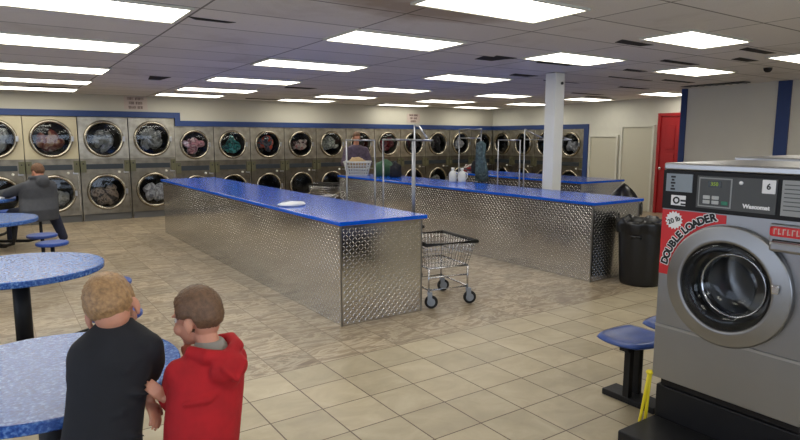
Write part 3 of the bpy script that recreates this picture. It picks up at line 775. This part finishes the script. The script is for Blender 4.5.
tag(obj('trash_bag', bm, 'bag_black', None, True), 'black plastic bag peaking above the counter edge near the white doors', 'bag')

# ------------------------------------------------------------------ front loading washer
XF = 2.813
def make_washer(label, loc, rz, sticker=True):
    """local frame: x to the machine's right as seen from the front, -y towards the viewer"""
    t = thing('front_load_washer', label, 'washer', loc, rz, 'front load washers')
    a = .35; z0, z1 = .41, 1.53; dcz = .965; dr = .268; D_ = .78
    bm = B(); ring_panel(bm, 0, dcz, .225, -a, a, .70, 1.30, 0, 56, 0, .06)
    obj('front_panel', bm, 'steel', t)
    bm = bx(-a, -a+.008, .002, D_, z0, 1.50); box(bm, a-.008, a, .002, D_, z0, 1.50); box(bm, -a+.008, a-.008, D_-.01, D_, z0, 1.50); box(bm, -a+.008, a-.008, .002, D_-.01, z0, z0+.01)
    obj('side_panel', bm, 'steel', t)
    obj('top_panel', bx(-a-.004, a+.004, -.006, D_, 1.495, z1, bev=.008), 'steel_light', t)
    obj('lower_panel', bx(-a, a, -.004, .001, z0, .685, bev=.002), 'steel', t)
    obj('trim_line', bx(-a, a, -.007, 0, .686, .699), 'steel_light', t)
    obj('base', bx(-a+.005, a-.005, .03, D_-.02, 0, .36, bev=.006), 'black_steel', t)
    obj('plinth_gap', bx(-a+.02, a-.02, .05, D_-.04, .36, z0), 'dark_matte', t)
    cp = obj('control_panel', bx(-a, a, -.012, 0, 1.302, 1.494, bev=.003), 'black_gloss', t)
    obj('instruction_plate', bx(-a+.02, -a+.155, -.016, -.012, 1.39, 1.478), 'panel_silver', cp)
    bm = B()
    for j in range(5): box(bm, -a+.045+.004*(j % 2), -a+.062+.006*((j+1) % 2), -.018, -.016, 1.398+.015*j, 1.407+.015*j)
    obj('pictogram', bm, 'ink_black', cp)
    lb = obj('coin_label', bx(-a+.05, -a+.125, -.014, -.012, 1.322, 1.372), 'sticker_white', cp)
    obj('label_mark', lathe(B(), [(.010, -.0155), (.018, -.0155), (.018, -.0143), (.010, -.0143)], 20, 'Y', (-a+.078, 0, 1.347), close=True), 'ink_black', lb)
    obj('label_arrow', box(bx(-a+.1, -a+.126, -.0156, -.0142, 1.343, 1.352), -a+.102, -a+.126, -.0156, -.0142, 1.326, 1.334), 'ink_black', lb)
    gp = obj('grey_panel', bx(-a+.18, .185, -.017, -.012, 1.322, 1.475), 'panel_grey', cp)
    kp = obj('keypad', bx(-a+.19, -a+.345, -.019, -.017, 1.33, 1.468), 'panel_light', gp)
    obj('keypad_face', bx(-a+.196, -a+.339, -.0205, -.019, 1.336, 1.462), 'panel_grey', kp)
    obj('display', bx(-a+.235, -a+.298, -.022, -.0205, 1.425, 1.453), 'display', kp)
    place_text('digits', '350', .024, Matrix.Translation((-a+.266, -.0232, 1.439)) @ MY, 'digits', kp, .0005, .0004)
    for bx_, bz in ((0, 0), (1, 0), (0, 1), (1, 1)): obj('button', bx(-a+.215+.042*bx_, -a+.248+.042*bx_, -.023, -.0205, 1.345+.022*bz, 1.362+.022*bz, bev=.002), 'button_grey', kp)
    obj('start_button', bx(-a+.302, -a+.332, -.023, -.0205, 1.344, 1.362, bev=.002), 'button_green', kp)
    obj('indicator', lathe(B(), [(0, -.017), (.0085, -.017), (.0085, -.023), (0, -.024)], 16, 'Y', (.035, 0, 1.452)), 'sticker_white', gp, True)
    pl = obj('number_plate', bx(.125, .18, -.021, -.017, 1.412, 1.472, bev=.003), 'sticker_white', gp)
    place_text('plate_number', '6', .036, Matrix.Translation((.153, -.0225, 1.442)) @ MY, 'ink_black', pl, .001, .0006)
    place_text('brand_lettering', 'Wascomat', .026, Matrix.Translation((.105, -.0185, 1.348)) @ MY, 'sticker_white', gp, .0012, .0006)
    ib = obj('instruction_board', bx(.205, a-.012, -.017, -.012, 1.322, 1.475), 'panel_light', cp)
    bm = B()
    for j in range(7): box(bm, .215, .315-.012*(j % 3), -.0185, -.017, 1.345+.018*j, 1.349+.018*j)
    obj('instruction_lines', bm, 'panel_grey', ib)
    # door: broad satin ring, chrome inner lip, bowl glass, steel drum behind
    dd_ = obj('door_ring', lathe(B(), [(.287, -.001), (.287, -.026), (.286, -.030), (.282, -.033), (.279, -.0335), (.224, -.046), (.222, -.0462), (.213, -.046), (.209, -.043), (.208, -.04), (.205, -.0)], 72, 'Y', (0, 0, dcz), close=True), 'steel_door', t, True)
    obj('door_gasket', lathe(B(), [(.207, -.044), (.2, -.04), (.18, .02), (.178, .06), (.205, .06)], 64, 'Y', (0, 0, dcz)), 'black_plastic', dd_, True)
    obj('door_glass', lathe(B(), [(.2, -.04), (.19, -.046), (.15, -.043), (.13, -.02), (.115, .04), (.07, .055), (0, .058)], 56, 'Y', (0, 0, dcz)), 'clear_glass', dd_, True)
    obj('inner_glass_ring', lathe(B(), [(.145, .02), (.152, .02), (.148, .075), (.141, .075)], 56, 'Y', (.01, 0, dcz), close=True), 'chrome', dd_, True)
    obj('drum', lathe(B(), [(.2, .08), (.25, .1), (.25, .45), (.235, .47), (.1, .47), (.095, .455), (.06, .45), (0, .45)], 56, 'Y', (0, 0, dcz)), 'steel', t, True)
    bm = B()
    for q in range(3):
        an = q*2*pi/3+.4; tube(bm, [(cos(an)*.235, .12, dcz+sin(an)*.235), (cos(an)*.21, .28, dcz+sin(an)*.21), (cos(an)*.235, .44, dcz+sin(an)*.235)], .022, 8)
    obj('drum_lifter', bm, 'steel_light', t, True)
    obj('drum_hub', tube(B(), [(.03+.075*cos(q*pi/4+.39), .44, dcz+.075*sin(q*pi/4+.39)) for q in range(8)], .007, 8, True), 'dark_matte', t, True)
    hd = obj('door_handle', bx(.19, .345, -.07, -.03, 1.17, 1.215, bev=.012), 'steel_door', dd_)
    obj('hinge', bx(.215, .245, -.066, -.045, dcz+.02, dcz+.06, bev=.006), 'chrome', dd_)
    dp = obj('soap_lid', bx(.17, a-.006, -.02, -.001, 1.165, 1.285, bev=.006), 'steel', t)
    bd = obj('red_badge', bx(.175, a-.012, -.026, -.02, 1.232, 1.275, bev=.01), 'red_text', dp)
    bm = B()
    for q in range(8): box(bm, .190+.018*q, .194+.018*q, -.0275, -.026, 1.240, 1.266); box(bm, .194+.018*q, .202+.018*q, -.0275, -.026, 1.262-.02*(q % 2), 1.266-.02*(q % 2))
    obj('badge_strokes', bm, 'sign_pink', bd)
    obj('lid_recess', bx(.185, a-.012, -.0215, -.0195, 1.178, 1.218), 'dark_matte', dp)
    if sticker:
        # red corner sticker, its curved edge following the door
        bm = B(); xs = [-a, -.32, -.292]+[-.292*cos(q*pi/48) for q in range(1, 23)]+[-.028]; cols = []
        for xx in xs:
            zb_ = dcz+math.sqrt(max(0, .292**2-xx*xx)) if abs(xx) < .292 else dcz
            cols.append([bm.verts.new((xx, yy, zz)) for yy in (-.0005, -.002) for zz in (zb_, 1.296)])
        for p_, q_ in zip(cols, cols[1:]):
            bm.faces.new((p_[2], q_[2], q_[3], p_[3])); bm.faces.new((p_[0], p_[1], q_[1], q_[0])); bm.faces.new((p_[1], p_[3], q_[3], q_[1])); bm.faces.new((p_[0], q_[0], q_[2], p_[2]))
        bm.faces.new(cols[0][:2]+cols[0][:1:-1]); bm.faces.new(cols[-1][:2]+cols[-1][:1:-1])
        st_ = obj('sticker', bm, 'sticker_red', t)
        bm = B(); N = 32; cx_, cz_ = -a+.066, 1.245; vs = []
        for j in range(N):
            q = 2*pi*j/N; rr_ = .047 if j % 2 else .038; vs.append(bm.verts.new((cx_+rr_*cos(q), -.0035, cz_+rr_*sin(q))))
        c_ = bm.verts.new((cx_, -.0035, cz_))
        for j in range(N): bm.faces.new((vs[j], vs[(j+1) % N], c_))
        bu = obj('starburst', bm, 'sticker_white', st_)
        place_text('burst_lettering', '20 lb', .034, Matrix.Translation((cx_, -.0048, cz_)) @ MY @ Matrix.Rotation(R(24), 4, 'Z'), 'ink_black', bu, .0009, .0004)
        word = 'DOUBLE LOADER'; RR = .325; ang = pi-.17
        wid = {'D': 1, 'O': 1.08, 'U': 1, 'B': .98, 'L': .82, 'E': .88, ' ': .3, 'A': 1.02, 'R': .98}
        tot = sum(wid[c] for c in word); span = (pi-.17)-(R(103))
        for c in word:
            da = span*wid[c]/tot; am = ang-da/2; ang -= da
            if c == ' ': continue
            M_ = Matrix.Translation((RR*cos(am), -.004, dcz+RR*sin(am))) @ MY @ Matrix.Rotation(am-pi/2, 4, 'Z')
            ob_ = B()
            for q in range(10):
                tb = text_bm(c, .05, .001, .0003); me_ = bpy.data.meshes.new('t')
                for v in tb.verts: v.co = M_ @ Vector((v.co.x+.0058*cos(q*pi/5), v.co.y+.0058*sin(q*pi/5), v.co.z+.00004*q))
                tb.to_mesh(me_); tb.free(); ob_.from_mesh(me_); bpy.data.meshes.remove(me_)
            lo_ = obj('letter_outline', ob_, 'sticker_white', st_)
            place_text('letter', c, .05, Matrix.Translation((0, -.0018, 0)) @ M_, 'ink_black', lo_, .0026, .0003)
    return t
make_washer('stainless front load washer with a red corner sticker and black control panel', (XF, 1.39, 0), -pi/2)
make_washer('front load washer backing onto the stickered one, only its lid showing', (XF+1.62, 1.47, .014), pi/2, False)
tag(obj('drain_trough', bx(2.52, 2.835, .9, 1.73, 0, .19, bev=.008), 'black_steel'), 'low black box on the floor in front of the washer base', 'trough')
def strap():
    t = thing('yellow_strap', 'bright yellow folded strap hanging at the washer corner down to the floor', 'strap', (0, 0, 0))
    obj('strand', tube(B(), [(2.80, 1.752, .43), (2.795, 1.765, .3), (2.785, 1.78, .15), (2.78, 1.79, .01)], .008, 8), 'yellow', t, True)
    obj('strand', tube(B(), [(2.815, 1.752, .43), (2.815, 1.76, .3), (2.81, 1.765, .15), (2.81, 1.77, .01)], .009, 8), 'yellow', t, True)
    obj('knot', lathe(B(), [(0, -.01), (.016, -.006), (.02, .004), (.012, .014), (0, .016)], 12, 'Z', (2.808, 1.754, .42)), 'yellow', t, True)
strap()

# ------------------------------------------------------------------ blue seat bench behind the washer
t = thing('bench_seating', 'black steel bench carrying moulded blue seats, half hidden by the washer', 'bench', (3.27, 2.15, 0))
def seat(dx):
    bm = B(); nx, ny = 18, 16; g = []
    for i in range(nx+1):
        row = []
        for j in range(ny+1):
            uu_, vv = -1+2*i/nx, -1+2*j/ny
            sx_ = .205*uu_*math.sqrt(1-.28*vv*vv); sy_ = .185*vv*math.sqrt(1-.42*uu_*uu_)
            rr_ = max(abs(uu_), abs(vv)); z_ = .445-.03*(1-uu_*uu_)*(1-vv*vv)+.0*uu_
            if rr_ > .85: z_ -= .045*(rr_-.85)/.15*.6
            row.append(bm.verts.new((dx+sx_, sy_, z_)))
        g.append(row)
    for i in range(nx):
        for j in range(ny): bm.faces.new((g[i][j], g[i+1][j], g[i+1][j+1], g[i][j+1]))
    o = obj('seat', bm, 'seat_blue', t, True); md = o.modifiers.new('s', 'SOLIDIFY'); md.thickness = .012; md.offset = -1
for dx in (-.03, .45, .93): seat(dx)
obj('beam', bx(-.12, 1.15, -.03, .03, .345, .385), 'black_steel', t)
for dx in (-.01, .9):
    bm = bx(dx-.07, dx-.03, -.02, .02, .04, .345); box(bm, dx+.03, dx+.07, -.02, .02, .04, .345)
    obj('leg', bm, 'black_steel', t)
    obj('foot', bx(dx-.075, dx+.075, -.2, .17, 0, .04, bev=.006), 'black_steel', t)
bm = B()
for dx in (-.03, .45, .93): box(bm, dx-.1, dx+.1, -.12, .12, .385, .40)
obj('seat_bracket', bm, 'black_steel', t)

# ------------------------------------------------------------------ small fittings
t = thing('ceiling_sensor', 'small dark dome sensor on the ceiling at upper right', 'sensor', (8.78, 4.03, zc(4.03)))
obj('dome', lathe(B(), [(0, -.06), (.03, -.055), (.05, -.03), (.055, -.001), (0, -.001)], 20), 'dark_matte', t, True)
t = thing('air_vent', 'grey slatted air vent where the ceiling meets the grey wall', 'vent', (10.35, 5.6, zc(5.6)))
obj('frame', bx(-.1, .1, -.55, .55, -.015, -.002), 'strip_grey', t)
bm = B()
for j in range(9): box(bm, -.09, .09, -.5+.12*j, -.47+.12*j, -.022, -.015)
obj('slat', bm, 'panel_grey', t)
t = thing('paper_sheet', 'white papers lying on the furthest table by the seated man', 'paper', (-.02, 10.7, .742))
obj('sheet', box(bx(-.15, .12, -.12, .1, 0, .004), -.1, .17, -.05, .2, .004, .012), 'white_cloth', t)

# ------------------------------------------------------------------ people
def head_shape(bm, c, s, Rm):
    c = Vector(c)
    def e(p, rad, rot=None):
        q = Rm if rot is None else Rm @ rot
        ell(bm, c+Rm @ (Vector(p)*s), tuple(v*s for v in rad), q, 3)
    e((0, -.012, .022), (.074, .093, .088)); e((0, .03, -.035), (.057, .062, .075)); e((0, .062, -.088), (.026, .024, .02))
    e((0, -.032, -.035), (.056, .05, .058))
    e((0, .094, -.022), (.011, .018, .012)); e((0, .086, -.004), (.008, .012, .026)); e((0, .078, -.062), (.022, .014, .009))
    e((.036, .06, -.035), (.024, .026, .026)); e((-.036, .06, -.035), (.024, .026, .026)); e((0, .074, .018), (.05, .014, .01))
    for sx in (-1, 1):
        e((sx*.076, -.012, -.022), (.009, .017, .027), Euler((0, 0, sx*-.45)).to_matrix()); e((sx*.074, -.006, -.045), (.008, .01, .012))
def head_parts(t, loc, c, s, Rm, hair, style='short'):
    c = Vector(c); L = Vector(loc)
    bm = B(); vs = ell(bm, (0, 0, 0), (1, 1, 1), None, 5)
    sm_ = lambda a, b, v: max(0, min(1, (v-a)/(b-a)))
    for v in vs:
        n = v.co.normalized(); hf = 1.0
        if n.z < 0: hf = min(1.22, math.sqrt((1-n.z**4)/max(1e-4, 1-n.z**2)))
        p = Vector((n.x*.0795*min(hf, 1.06), n.y*.0985*hf-.013, n.z*.094+.024))
        inn = max(sm_(.040, .058, p.y)*sm_(.070, .052, p.z), sm_(.052, .062, abs(p.x))*sm_(.012, -.004, p.z)*sm_(-.042, -.03, p.y), sm_(-.066, -.078, p.z))
        w = 1-.16*inn
        p = Vector((p.x*w, (p.y+.013)*w-.013, (p.z-.024)*w+.024))
        wob = .0013*sin(n.x*43+n.z*9)+.0011*sin(n.z*57+n.y*23)
        v.co = c-L+Rm @ ((p+n*wob)*s)
    o = obj('hair', bm, hair, t, True)
    for sx in (-1, 1):
        q = c-L+Rm @ (Vector((sx*.028, .069, -.002))*s); bm = B(); ell(bm, q, (.0115*s,)*3, None, 2); e_ = obj('eye', bm, 'eye_white', t, True)
        bm = B(); ell(bm, c-L+Rm @ (Vector((sx*.028, .0785, -.003))*s), (.006*s, .0045*s, .006*s), Rm, 2); obj('iris', bm, 'iris', e_, True)
    return o
def hand_shape(bm, wrist, d, up, s=1, curl=.5, side=1):
    """palm, four unequal bent fingers, thumb from the side of the palm"""
    w = Vector(wrist); d = Vector(d).normalized(); up = Vector(up); up = (up-d*up.dot(d)).normalized(); x = d.cross(up)*side
    Mx = Matrix((x, d, up)).transposed()
    ell(bm, w+d*.042*s, (.036*s, .045*s, .014*s), Mx, 2)
    for i, (ox, ln) in enumerate(((-.027, .062), (-.009, .072), (.009, .068), (.026, .052))):
        p0 = w+d*.072*s+x*ox*s; a = curl
        d1 = (d*cos(a*.6)-up*sin(a*.6)); d2 = (d*cos(a*1.5)-up*sin(a*1.5)); d3 = d*cos(a*2.2)-up*sin(a*2.2)
        p1 = p0+d1*ln*.45*s; p2 = p1+d2*ln*.32*s; p3 = p2+d3*ln*.25*s
        limb(bm, [p0-d*.02*s, p0, p1, p2, p3], [.0085*s, .0085*s, .0078*s, .007*s, .0058*s], 8)
    t0 = w+d*.022*s-x*.03*s; t1 = t0+(d*.5-x*.8-up*.2).normalized()*.032*s; t2 = t1+(d*.85-x*.35-up*.45).normalized()*.027*s
    limb(bm, [t0, t1, t2], [.012*s, .0095*s, .0075*s], 8)
def pobj(name, bm, mt, t, loc, vox, sm=6):
    for v in bm.verts: v.co -= Vector(loc)
    return remesh(obj(name, bm, mt, t, True), vox, sm)
def shoe(bm, ankle, d, s=1):
    a = Vector(ankle); d = Vector(d); d.z = 0; d.normalize(); x = Vector((d.y, -d.x, 0)); Mx = Matrix((x, d, Vector((0, 0, 1)))).transposed()
    for q, rad in ((.0, (.034, .05, .04)), (.07, (.038, .075, .032))): ell(bm, (a.x+d.x*q*s, a.y+d.y*q*s, .034*s), tuple(v*s for v in rad), Mx, 2)

# --- boy in the black T-shirt, bent over the near table
def boy_black():
    L = (.25, 2.0, 0); t = thing('person', 'boy in a black t-shirt leaning over the nearest table, back turned', 'person', L)
    Rm = Matrix.Rotation(R(-14), 3, 'Z') @ Matrix.Rotation(R(-15), 3, 'Y') @ Matrix.Rotation(R(-30), 3, 'X')
    hc = (.297, 2.11, 1.098); s = .98
    sv = Vector((.99, -.15, 0)); fv = Vector((.15, .99, 0))
    bm = B(); head_shape(bm, hc, s, Rm)
    limb(bm, [(.30, 2.095, 1.06), (.30, 2.075, 1.03), (.295, 2.07, .98)], [.042, .043, .055])
    loft(bm, [((.29, 2.07, 1.0), sv*.10, fv*.06), ((.27, 2.055, .88), sv*.105, fv*.075), ((.235, 2.03, .70), sv*.098, fv*.075), ((.225, 2.0, .55), sv*.10, fv*.078)])
    elb, wr, hd = (.388, 2.104, .835), (.378, 2.028, .785), (.388, 1.975, .745)
    limb(bm, [(.395, 2.035, .955), elb], [.036, .03]); limb(bm, [elb, wr], [.029, .021])
    hand_shape(bm, wr, Vector(hd)-Vector(wr), (.5, -.6, .3), .74, .45, 1)
    l2, w2 = (.20, 2.27, .79), (.27, 2.36, .785)
    limb(bm, [(.20, 2.10, .95), l2], [.036, .03]); limb(bm, [l2, w2], [.029, .021]); hand_shape(bm, w2, (.8, .5, -.12), (0, 0, 1), .74, .25, -1)
    for q in (-1, 1):
        hp = Vector((.225, 2.0, .56))+sv*.055*q; kn = hp+Vector((0, .03, -.26)); an = kn+Vector((0, -.02, -.24)); limb(bm, [hp, kn, an], [.06, .045, .03])
        shoe_a = an
    pobj('body', bm, 'skin', t, L, .0036, 3)
    head_parts(t, L, hc, s, Rm, 'hair_sandy')
    bm = B()
    loft(bm, [((.300, 2.082, 1.066), sv*.050, fv*.045), ((.298, 2.075, 1.05), sv*.062, fv*.056), ((.297, 2.072, 1.03), sv*.088, fv*.072), ((.293, 2.068, .995), sv*.128, fv*.088), ((.285, 2.06, .955), sv*.135, fv*.1), ((.268, 2.05, .87), sv*.122, fv*.1),
              ((.250, 2.04, .78), sv*.118, fv*.098), ((.232, 2.03, .69), sv*.120, fv*.10), ((.228, 2.01, .60), sv*.122, fv*.105), ((.226, 2.0, .54), sv*.124, fv*.108)], 32)
    limb(bm, [(.385, 2.04, .962), (.398, 2.075, .90), (.392, 2.10, .855)], [.054, .05, .047]); limb(bm, [(.205, 2.09, .955), (.205, 2.16, .89), (.202, 2.21, .84)], [.052, .05, .047])
    for k_ in range(5):     # soft fabric folds across the back
        z_ = .66+.065*k_; q = 1 if k_ % 2 else -1; c_ = Vector((.225+.2*(z_-.6)+.02*q, 1.925+.1*(z_-.6), z_)); tube(bm, [c_-sv*.085+Vector((0, .045, .03*q)), c_-sv*.03+Vector((0, .010, .01*q)), c_+sv*.04+Vector((0, .008, -.008*q)), c_+sv*.085+Vector((0, .04, -.03*q))], [.004, .012, .011, .004], 8)
    sh = pobj('shirt', bm, 'shirt_black', t, L, .006, 8)
    bm = B()
    for q in (-1, 1):
        hp = Vector((.226, 2.0, .55))+sv*.055*q; kn = hp+Vector((0, .03, -.25)); an = kn+Vector((0, -.02, -.24)); limb(bm, [hp, kn, an], [.068, .055, .045])
    pobj('trousers', bm, 'jeans', t, L, .008, 5)
    for q in (-1, 1):
        bm = B(); shoe(bm, Vector((.226, 2.01, .04))+sv*.055*q, fv, .85); pobj('shoe', bm, 'shoe_dark', t, L, .007, 4)
boy_black()

def boy_red():
    L = (.53, 1.92, 0); t = thing('person', 'boy in a red hoodie with one hand to his mouth beside the black shirted boy', 'person', L)
    Rm = Matrix.Rotation(R(38), 3, 'Z') @ Matrix.Rotation(R(-14), 3, 'X')
    hc = (.535, 1.985, 1.06); s = .87
    sv = Vector((.94, .30, 0)).normalized(); fv = Vector((-.30, .94, 0)).normalized()
    bm = B(); head_shape(bm, hc, s, Rm)
    limb(bm, [(.548, 1.965, 1.02), (.558, 1.94, .975), (.56, 1.93, .93)], [.037, .037, .05])
    loft(bm, [((.557, 1.93, .93), sv*.085, fv*.055), ((.53, 1.91, .8), sv*.095, fv*.07), ((.505, 1.89, .52), sv*.095, fv*.07)])
    w1, e1 = (.418, 1.962, .806), (.458, 2.03, .76)
    limb(bm, [(.455, 1.93, .885), e1, w1], [.032, .027, .018]); hand_shape(bm, w1, (-.45, -.08, .55), (.1, -.9, .1), .62, .55, -1)
    w2, e2 = (.535, 2.085, .875), (.645, 2.10, .79)
    limb(bm, [(.655, 1.98, .885), e2, w2], [.032, .027, .018]); hand_shape(bm, w2, (-.25, .05, .75), (-.4, .8, .2), .62, .7, 1)
    for q in (-1, 1):
        hp = Vector((.505, 1.89, .53))+sv*.05*q; limb(bm, [hp, hp+Vector((0, .02, -.25)), hp+Vector((0, .01, -.47))], [.055, .04, .028])
    pobj('body', bm, 'skin', t, L, .0034, 2)
    head_parts(t, L, hc, s, Rm, 'hair_brown')
    bm = B(); loft(bm, [((.563, 1.94, .985), sv*.042, fv*.042), ((.562, 1.937, .965), sv*.055, fv*.055), ((.56, 1.933, .93), sv*.08, fv*.06)], 24)
    obj_ = pobj('tee_collar', bm, 'tee_grey', t, L, .005, 3)
    bm = B()
    loft(bm, [((.558, 1.93, .958), sv*.075, fv*.06), ((.557, 1.928, .93), sv*.11, fv*.08), ((.55, 1.922, .89), sv*.128, fv*.095), ((.535, 1.912, .82), sv*.13, fv*.105), ((.52, 1.90, .74), sv*.128, fv*.11),
              ((.51, 1.895, .66), sv*.125, fv*.11), ((.505, 1.89, .58), sv*.118, fv*.1), ((.505, 1.89, .53), sv*.108, fv*.09)], 32)
    limb(bm, [(.458, 1.925, .895), (.455, 1.985, .82), e1, (.425, 1.975, .80)], [.05, .046, .042, .03])
    limb(bm, [(.645, 1.965, .895), (.655, 2.05, .83), e2, (.548, 2.088, .86)], [.05, .046, .042, .03])
    # hood lying on the back: a draped roll round the collar with a sagging bag
    b0 = Vector((.562, 1.925, .955))
    pts = [b0+fv*.045+sv*.05+Vector((0, 0, .012)), b0+sv*.078+Vector((0, 0, .018)), b0+sv*.06-fv*.055+Vector((0, 0, .008)), b0-fv*.085-Vector((0, 0, .012)), b0-sv*.06-fv*.055+Vector((0, 0, .005)), b0-sv*.075+Vector((0, 0, .01)), b0+fv*.045-sv*.05]
    tube(bm, pts, [.016, .022, .025, .028, .025, .022, .016], 12)
    ell(bm, b0-fv*.092-Vector((0, 0, .045)), (.072, .034, .05), Matrix((sv, fv, Vector((0, 0, 1)))).transposed(), 3)
    ell(bm, b0-fv*.085-Vector((0, 0, .085)), (.045, .028, .03), Matrix((sv, fv, Vector((0, 0, 1)))).transposed(), 3)
    tube(bm, [b0-fv*.12+sv*.05-Vector((0, 0, .02)), b0-fv*.132-Vector((0, 0, .075)), b0-fv*.12-sv*.05-Vector((0, 0, .02))], [.006, .01, .006], 8)
    for k_ in range(4):
        z_ = .62+.07*k_; c_ = Vector((.505+.1*(z_-.6), 1.805+.03*(z_-.6), z_)); tube(bm, [c_-sv*.085+fv*.04, c_-sv*.02+Vector((0, 0, .008)), c_+sv*.05+fv*.008+Vector((0, 0, .02)), c_+sv*.09+fv*.045+Vector((0, 0, .04))], [.004, .014, .012, .004], 8)
    pobj('hoodie', bm, 'hoodie_red', t, L, .0055, 6)
    bm = B()
    for q in (-1, 1):
        hp = Vector((.505, 1.89, .54))+sv*.052*q; limb(bm, [hp, hp+Vector((0, .02, -.25)), hp+Vector((0, .01, -.46))], [.062, .05, .042])
    pobj('trousers', bm, 'dark_cloth', t, L, .008, 5)
    for q in (-1, 1):
        bm = B(); shoe(bm, Vector((.505, 1.9, .04))+sv*.052*q, fv, .75); pobj('shoe', bm, 'shoe_dark', t, L, .007, 4)
boy_red()

def seated_man():
    L = (.57, 10.42, 0); t = thing('person', 'seated man in a grey hoodie and dark jeans at the furthest table, seen from behind', 'person', L)
    fv = Vector((-.5, .866, 0)); sv = Vector((.866, .5, 0)); Z = Vector((0, 0, 1))
    hc = Vector((.60, 10.68, 1.135)); s = 1.05; Rm = Matrix.Rotation(R(30), 3, 'Z') @ Matrix.Rotation(R(-18), 3, 'X')
    hip = Vector((.57, 10.42, .53)); ch = Vector((.585, 10.56, .89))
    lw, le = Vector((.10, 10.98, .80)), Vector((.20, 10.62, .82)); rw, re = Vector((.36, 11.1, .80)), Vector((.78, 10.92, .80))
    bm = B(); head_shape(bm, hc, s, Rm); limb(bm, [hc-Z*.07-fv*.03, ch+Z*.08], [.06, .07])
    loft(bm, [(hip-Z*.05, sv*.17, fv*.12), (ch-Z*.1, sv*.18, fv*.12), (ch+Z*.05, sv*.17, fv*.1)])
    limb(bm, [ch-sv*.2, le, lw], [.05, .045, .032]); hand_shape(bm, lw, (-.6, .7, 0), Z, 1, .4, -1)
    limb(bm, [ch+sv*.2, re, rw], [.05, .045, .032]); hand_shape(bm, rw, (-.8, .2, 0), Z, 1, .4, 1)
    kl, kr = hip+fv*.4-sv*.16-Z*.03, hip+fv*.22+sv*.34-Z*.03; fl_, fr_ = Vector((.2, 10.85, .09)), Vector((.88, 10.68, .09))
    limb(bm, [hip-sv*.1, kl, fl_], [.08, .06, .04]); limb(bm, [hip+sv*.1, kr, fr_], [.08, .06, .04])
    pobj('body', bm, 'skin', t, L, .012, 4); head_parts(t, L, hc, s, Rm, 'hair_red')
    bm = B(); loft(bm, [(hip-Z*.12-fv*.02, sv*.27, fv*.16), (hip+Z*.05, sv*.29, fv*.18), (ch-Z*.15, sv*.29, fv*.18), (ch, sv*.28, fv*.16), (ch+Z*.09, sv*.2, fv*.13), (ch+Z*.14, sv*.11, fv*.09)], 28)
    limb(bm, [ch-sv*.2+Z*.02, le, lw.lerp(le, .15)], [.085, .075, .05]); limb(bm, [ch+sv*.2+Z*.02, re, rw.lerp(re, .15)], [.085, .075, .05])
    c_ = ch+Z*.15; tube(bm, [c_+sv*.09+fv*.05, c_+sv*.11-fv*.03, c_-fv*.1, c_-sv*.11-fv*.03, c_-sv*.09+fv*.05], [.03, .04, .05, .04, .03], 10); ell(bm, c_-fv*.13-Z*.06, (.11, .07, .09), Matrix((sv, fv, Z)).transposed(), 2)
    pobj('hoodie', bm, 'hoodie_grey', t, L, .012, 6)
    bm = B(); limb(bm, [hip-sv*.1, kl, fl_], [.12, .09, .065]); limb(bm, [hip+sv*.1, kr, fr_], [.12, .09, .065]); ell(bm, hip, (.2, .17, .11), Matrix((sv, fv, Z)).transposed(), 2)
    pobj('jeans', bm, 'jeans', t, L, .014, 5)
    bm = B(); shoe(bm, fl_, fv, 1.15); pobj('shoe', bm, 'shoe_white', t, L, .01, 4)
    bm = B(); shoe(bm, fr_, Vector((.2, -.3, 0))+fv, 1.15); pobj('shoe', bm, 'shoe_white', t, L, .01, 4)
seated_man()

def standing_person():
    L = (6.34, 10.9, 0); t = thing('person', 'person in a purple patterned shirt standing behind the white laundry basket', 'person', L)
    fv = Vector((-.35, -.937, 0)); sv = Vector((-.937, .35, 0)); Z = Vector((0, 0, 1)); o_ = Vector(L)
    hc = o_+fv*.1+Z*1.66; s = 1.0; Rm = Matrix.Rotation(math.atan2(-fv.x, fv.y), 3, 'Z') @ Matrix.Rotation(R(-25), 3, 'X')
    ch = o_+fv*.03+Z*1.36; hip = o_+Z*.92
    bm = B(); head_shape(bm, hc, s, Rm); limb(bm, [hc-Z*.07-fv*.02, ch+Z*.1], [.055, .06])
    loft(bm, [(hip, sv*.15, fv*.1), (ch-Z*.1, sv*.15, fv*.1), (ch+Z*.08, sv*.15, fv*.09)])
    wr = {}
    for q in (-1, 1):
        el_ = ch+sv*.28*q+fv*.08-Z*.24; wr_ = ch+sv*.14*q+fv*.36-Z*.2; wr[q] = (el_, wr_)
        limb(bm, [ch+sv*.19*q+Z*.05, el_, wr_], [.05, .04, .028]); hand_shape(bm, wr_, fv*.9-Z*.4, Z, 1, .5, q)
        limb(bm, [hip+sv*.1*q, o_+sv*.11*q+Z*.5, o_+sv*.11*q+Z*.08], [.09, .06, .045])
    pobj('body', bm, 'skin', t, L, .012, 4); head_parts(t, L, hc, s, Rm, 'hair_red')
    bm = B(); loft(bm, [(hip-Z*.06, sv*.19, fv*.13), (ch-Z*.2, sv*.2, fv*.14), (ch, sv*.225, fv*.14), (ch+Z*.09, sv*.2, fv*.12), (ch+Z*.15, sv*.08, fv*.07)], 24)
    for q in (-1, 1): limb(bm, [ch+sv*.19*q+Z*.04, wr[q][0], wr[q][1].lerp(wr[q][0], .2)], [.075, .06, .045])
    pobj('shirt', bm, 'plaid_purple', t, L, .012, 6)
    bm = B()
    for q in (-1, 1): limb(bm, [hip+sv*.1*q-Z*.02, o_+sv*.11*q+Z*.5, o_+sv*.11*q+Z*.1], [.12, .085, .065])
    pobj('jeans', bm, 'jeans', t, L, .014, 5)
    for q in (-1, 1):
        bm = B(); shoe(bm, o_+sv*.11*q+Z*.08, fv, 1.1); pobj('shoe', bm, 'shoe_dark', t, L, .01, 4)
standing_person()
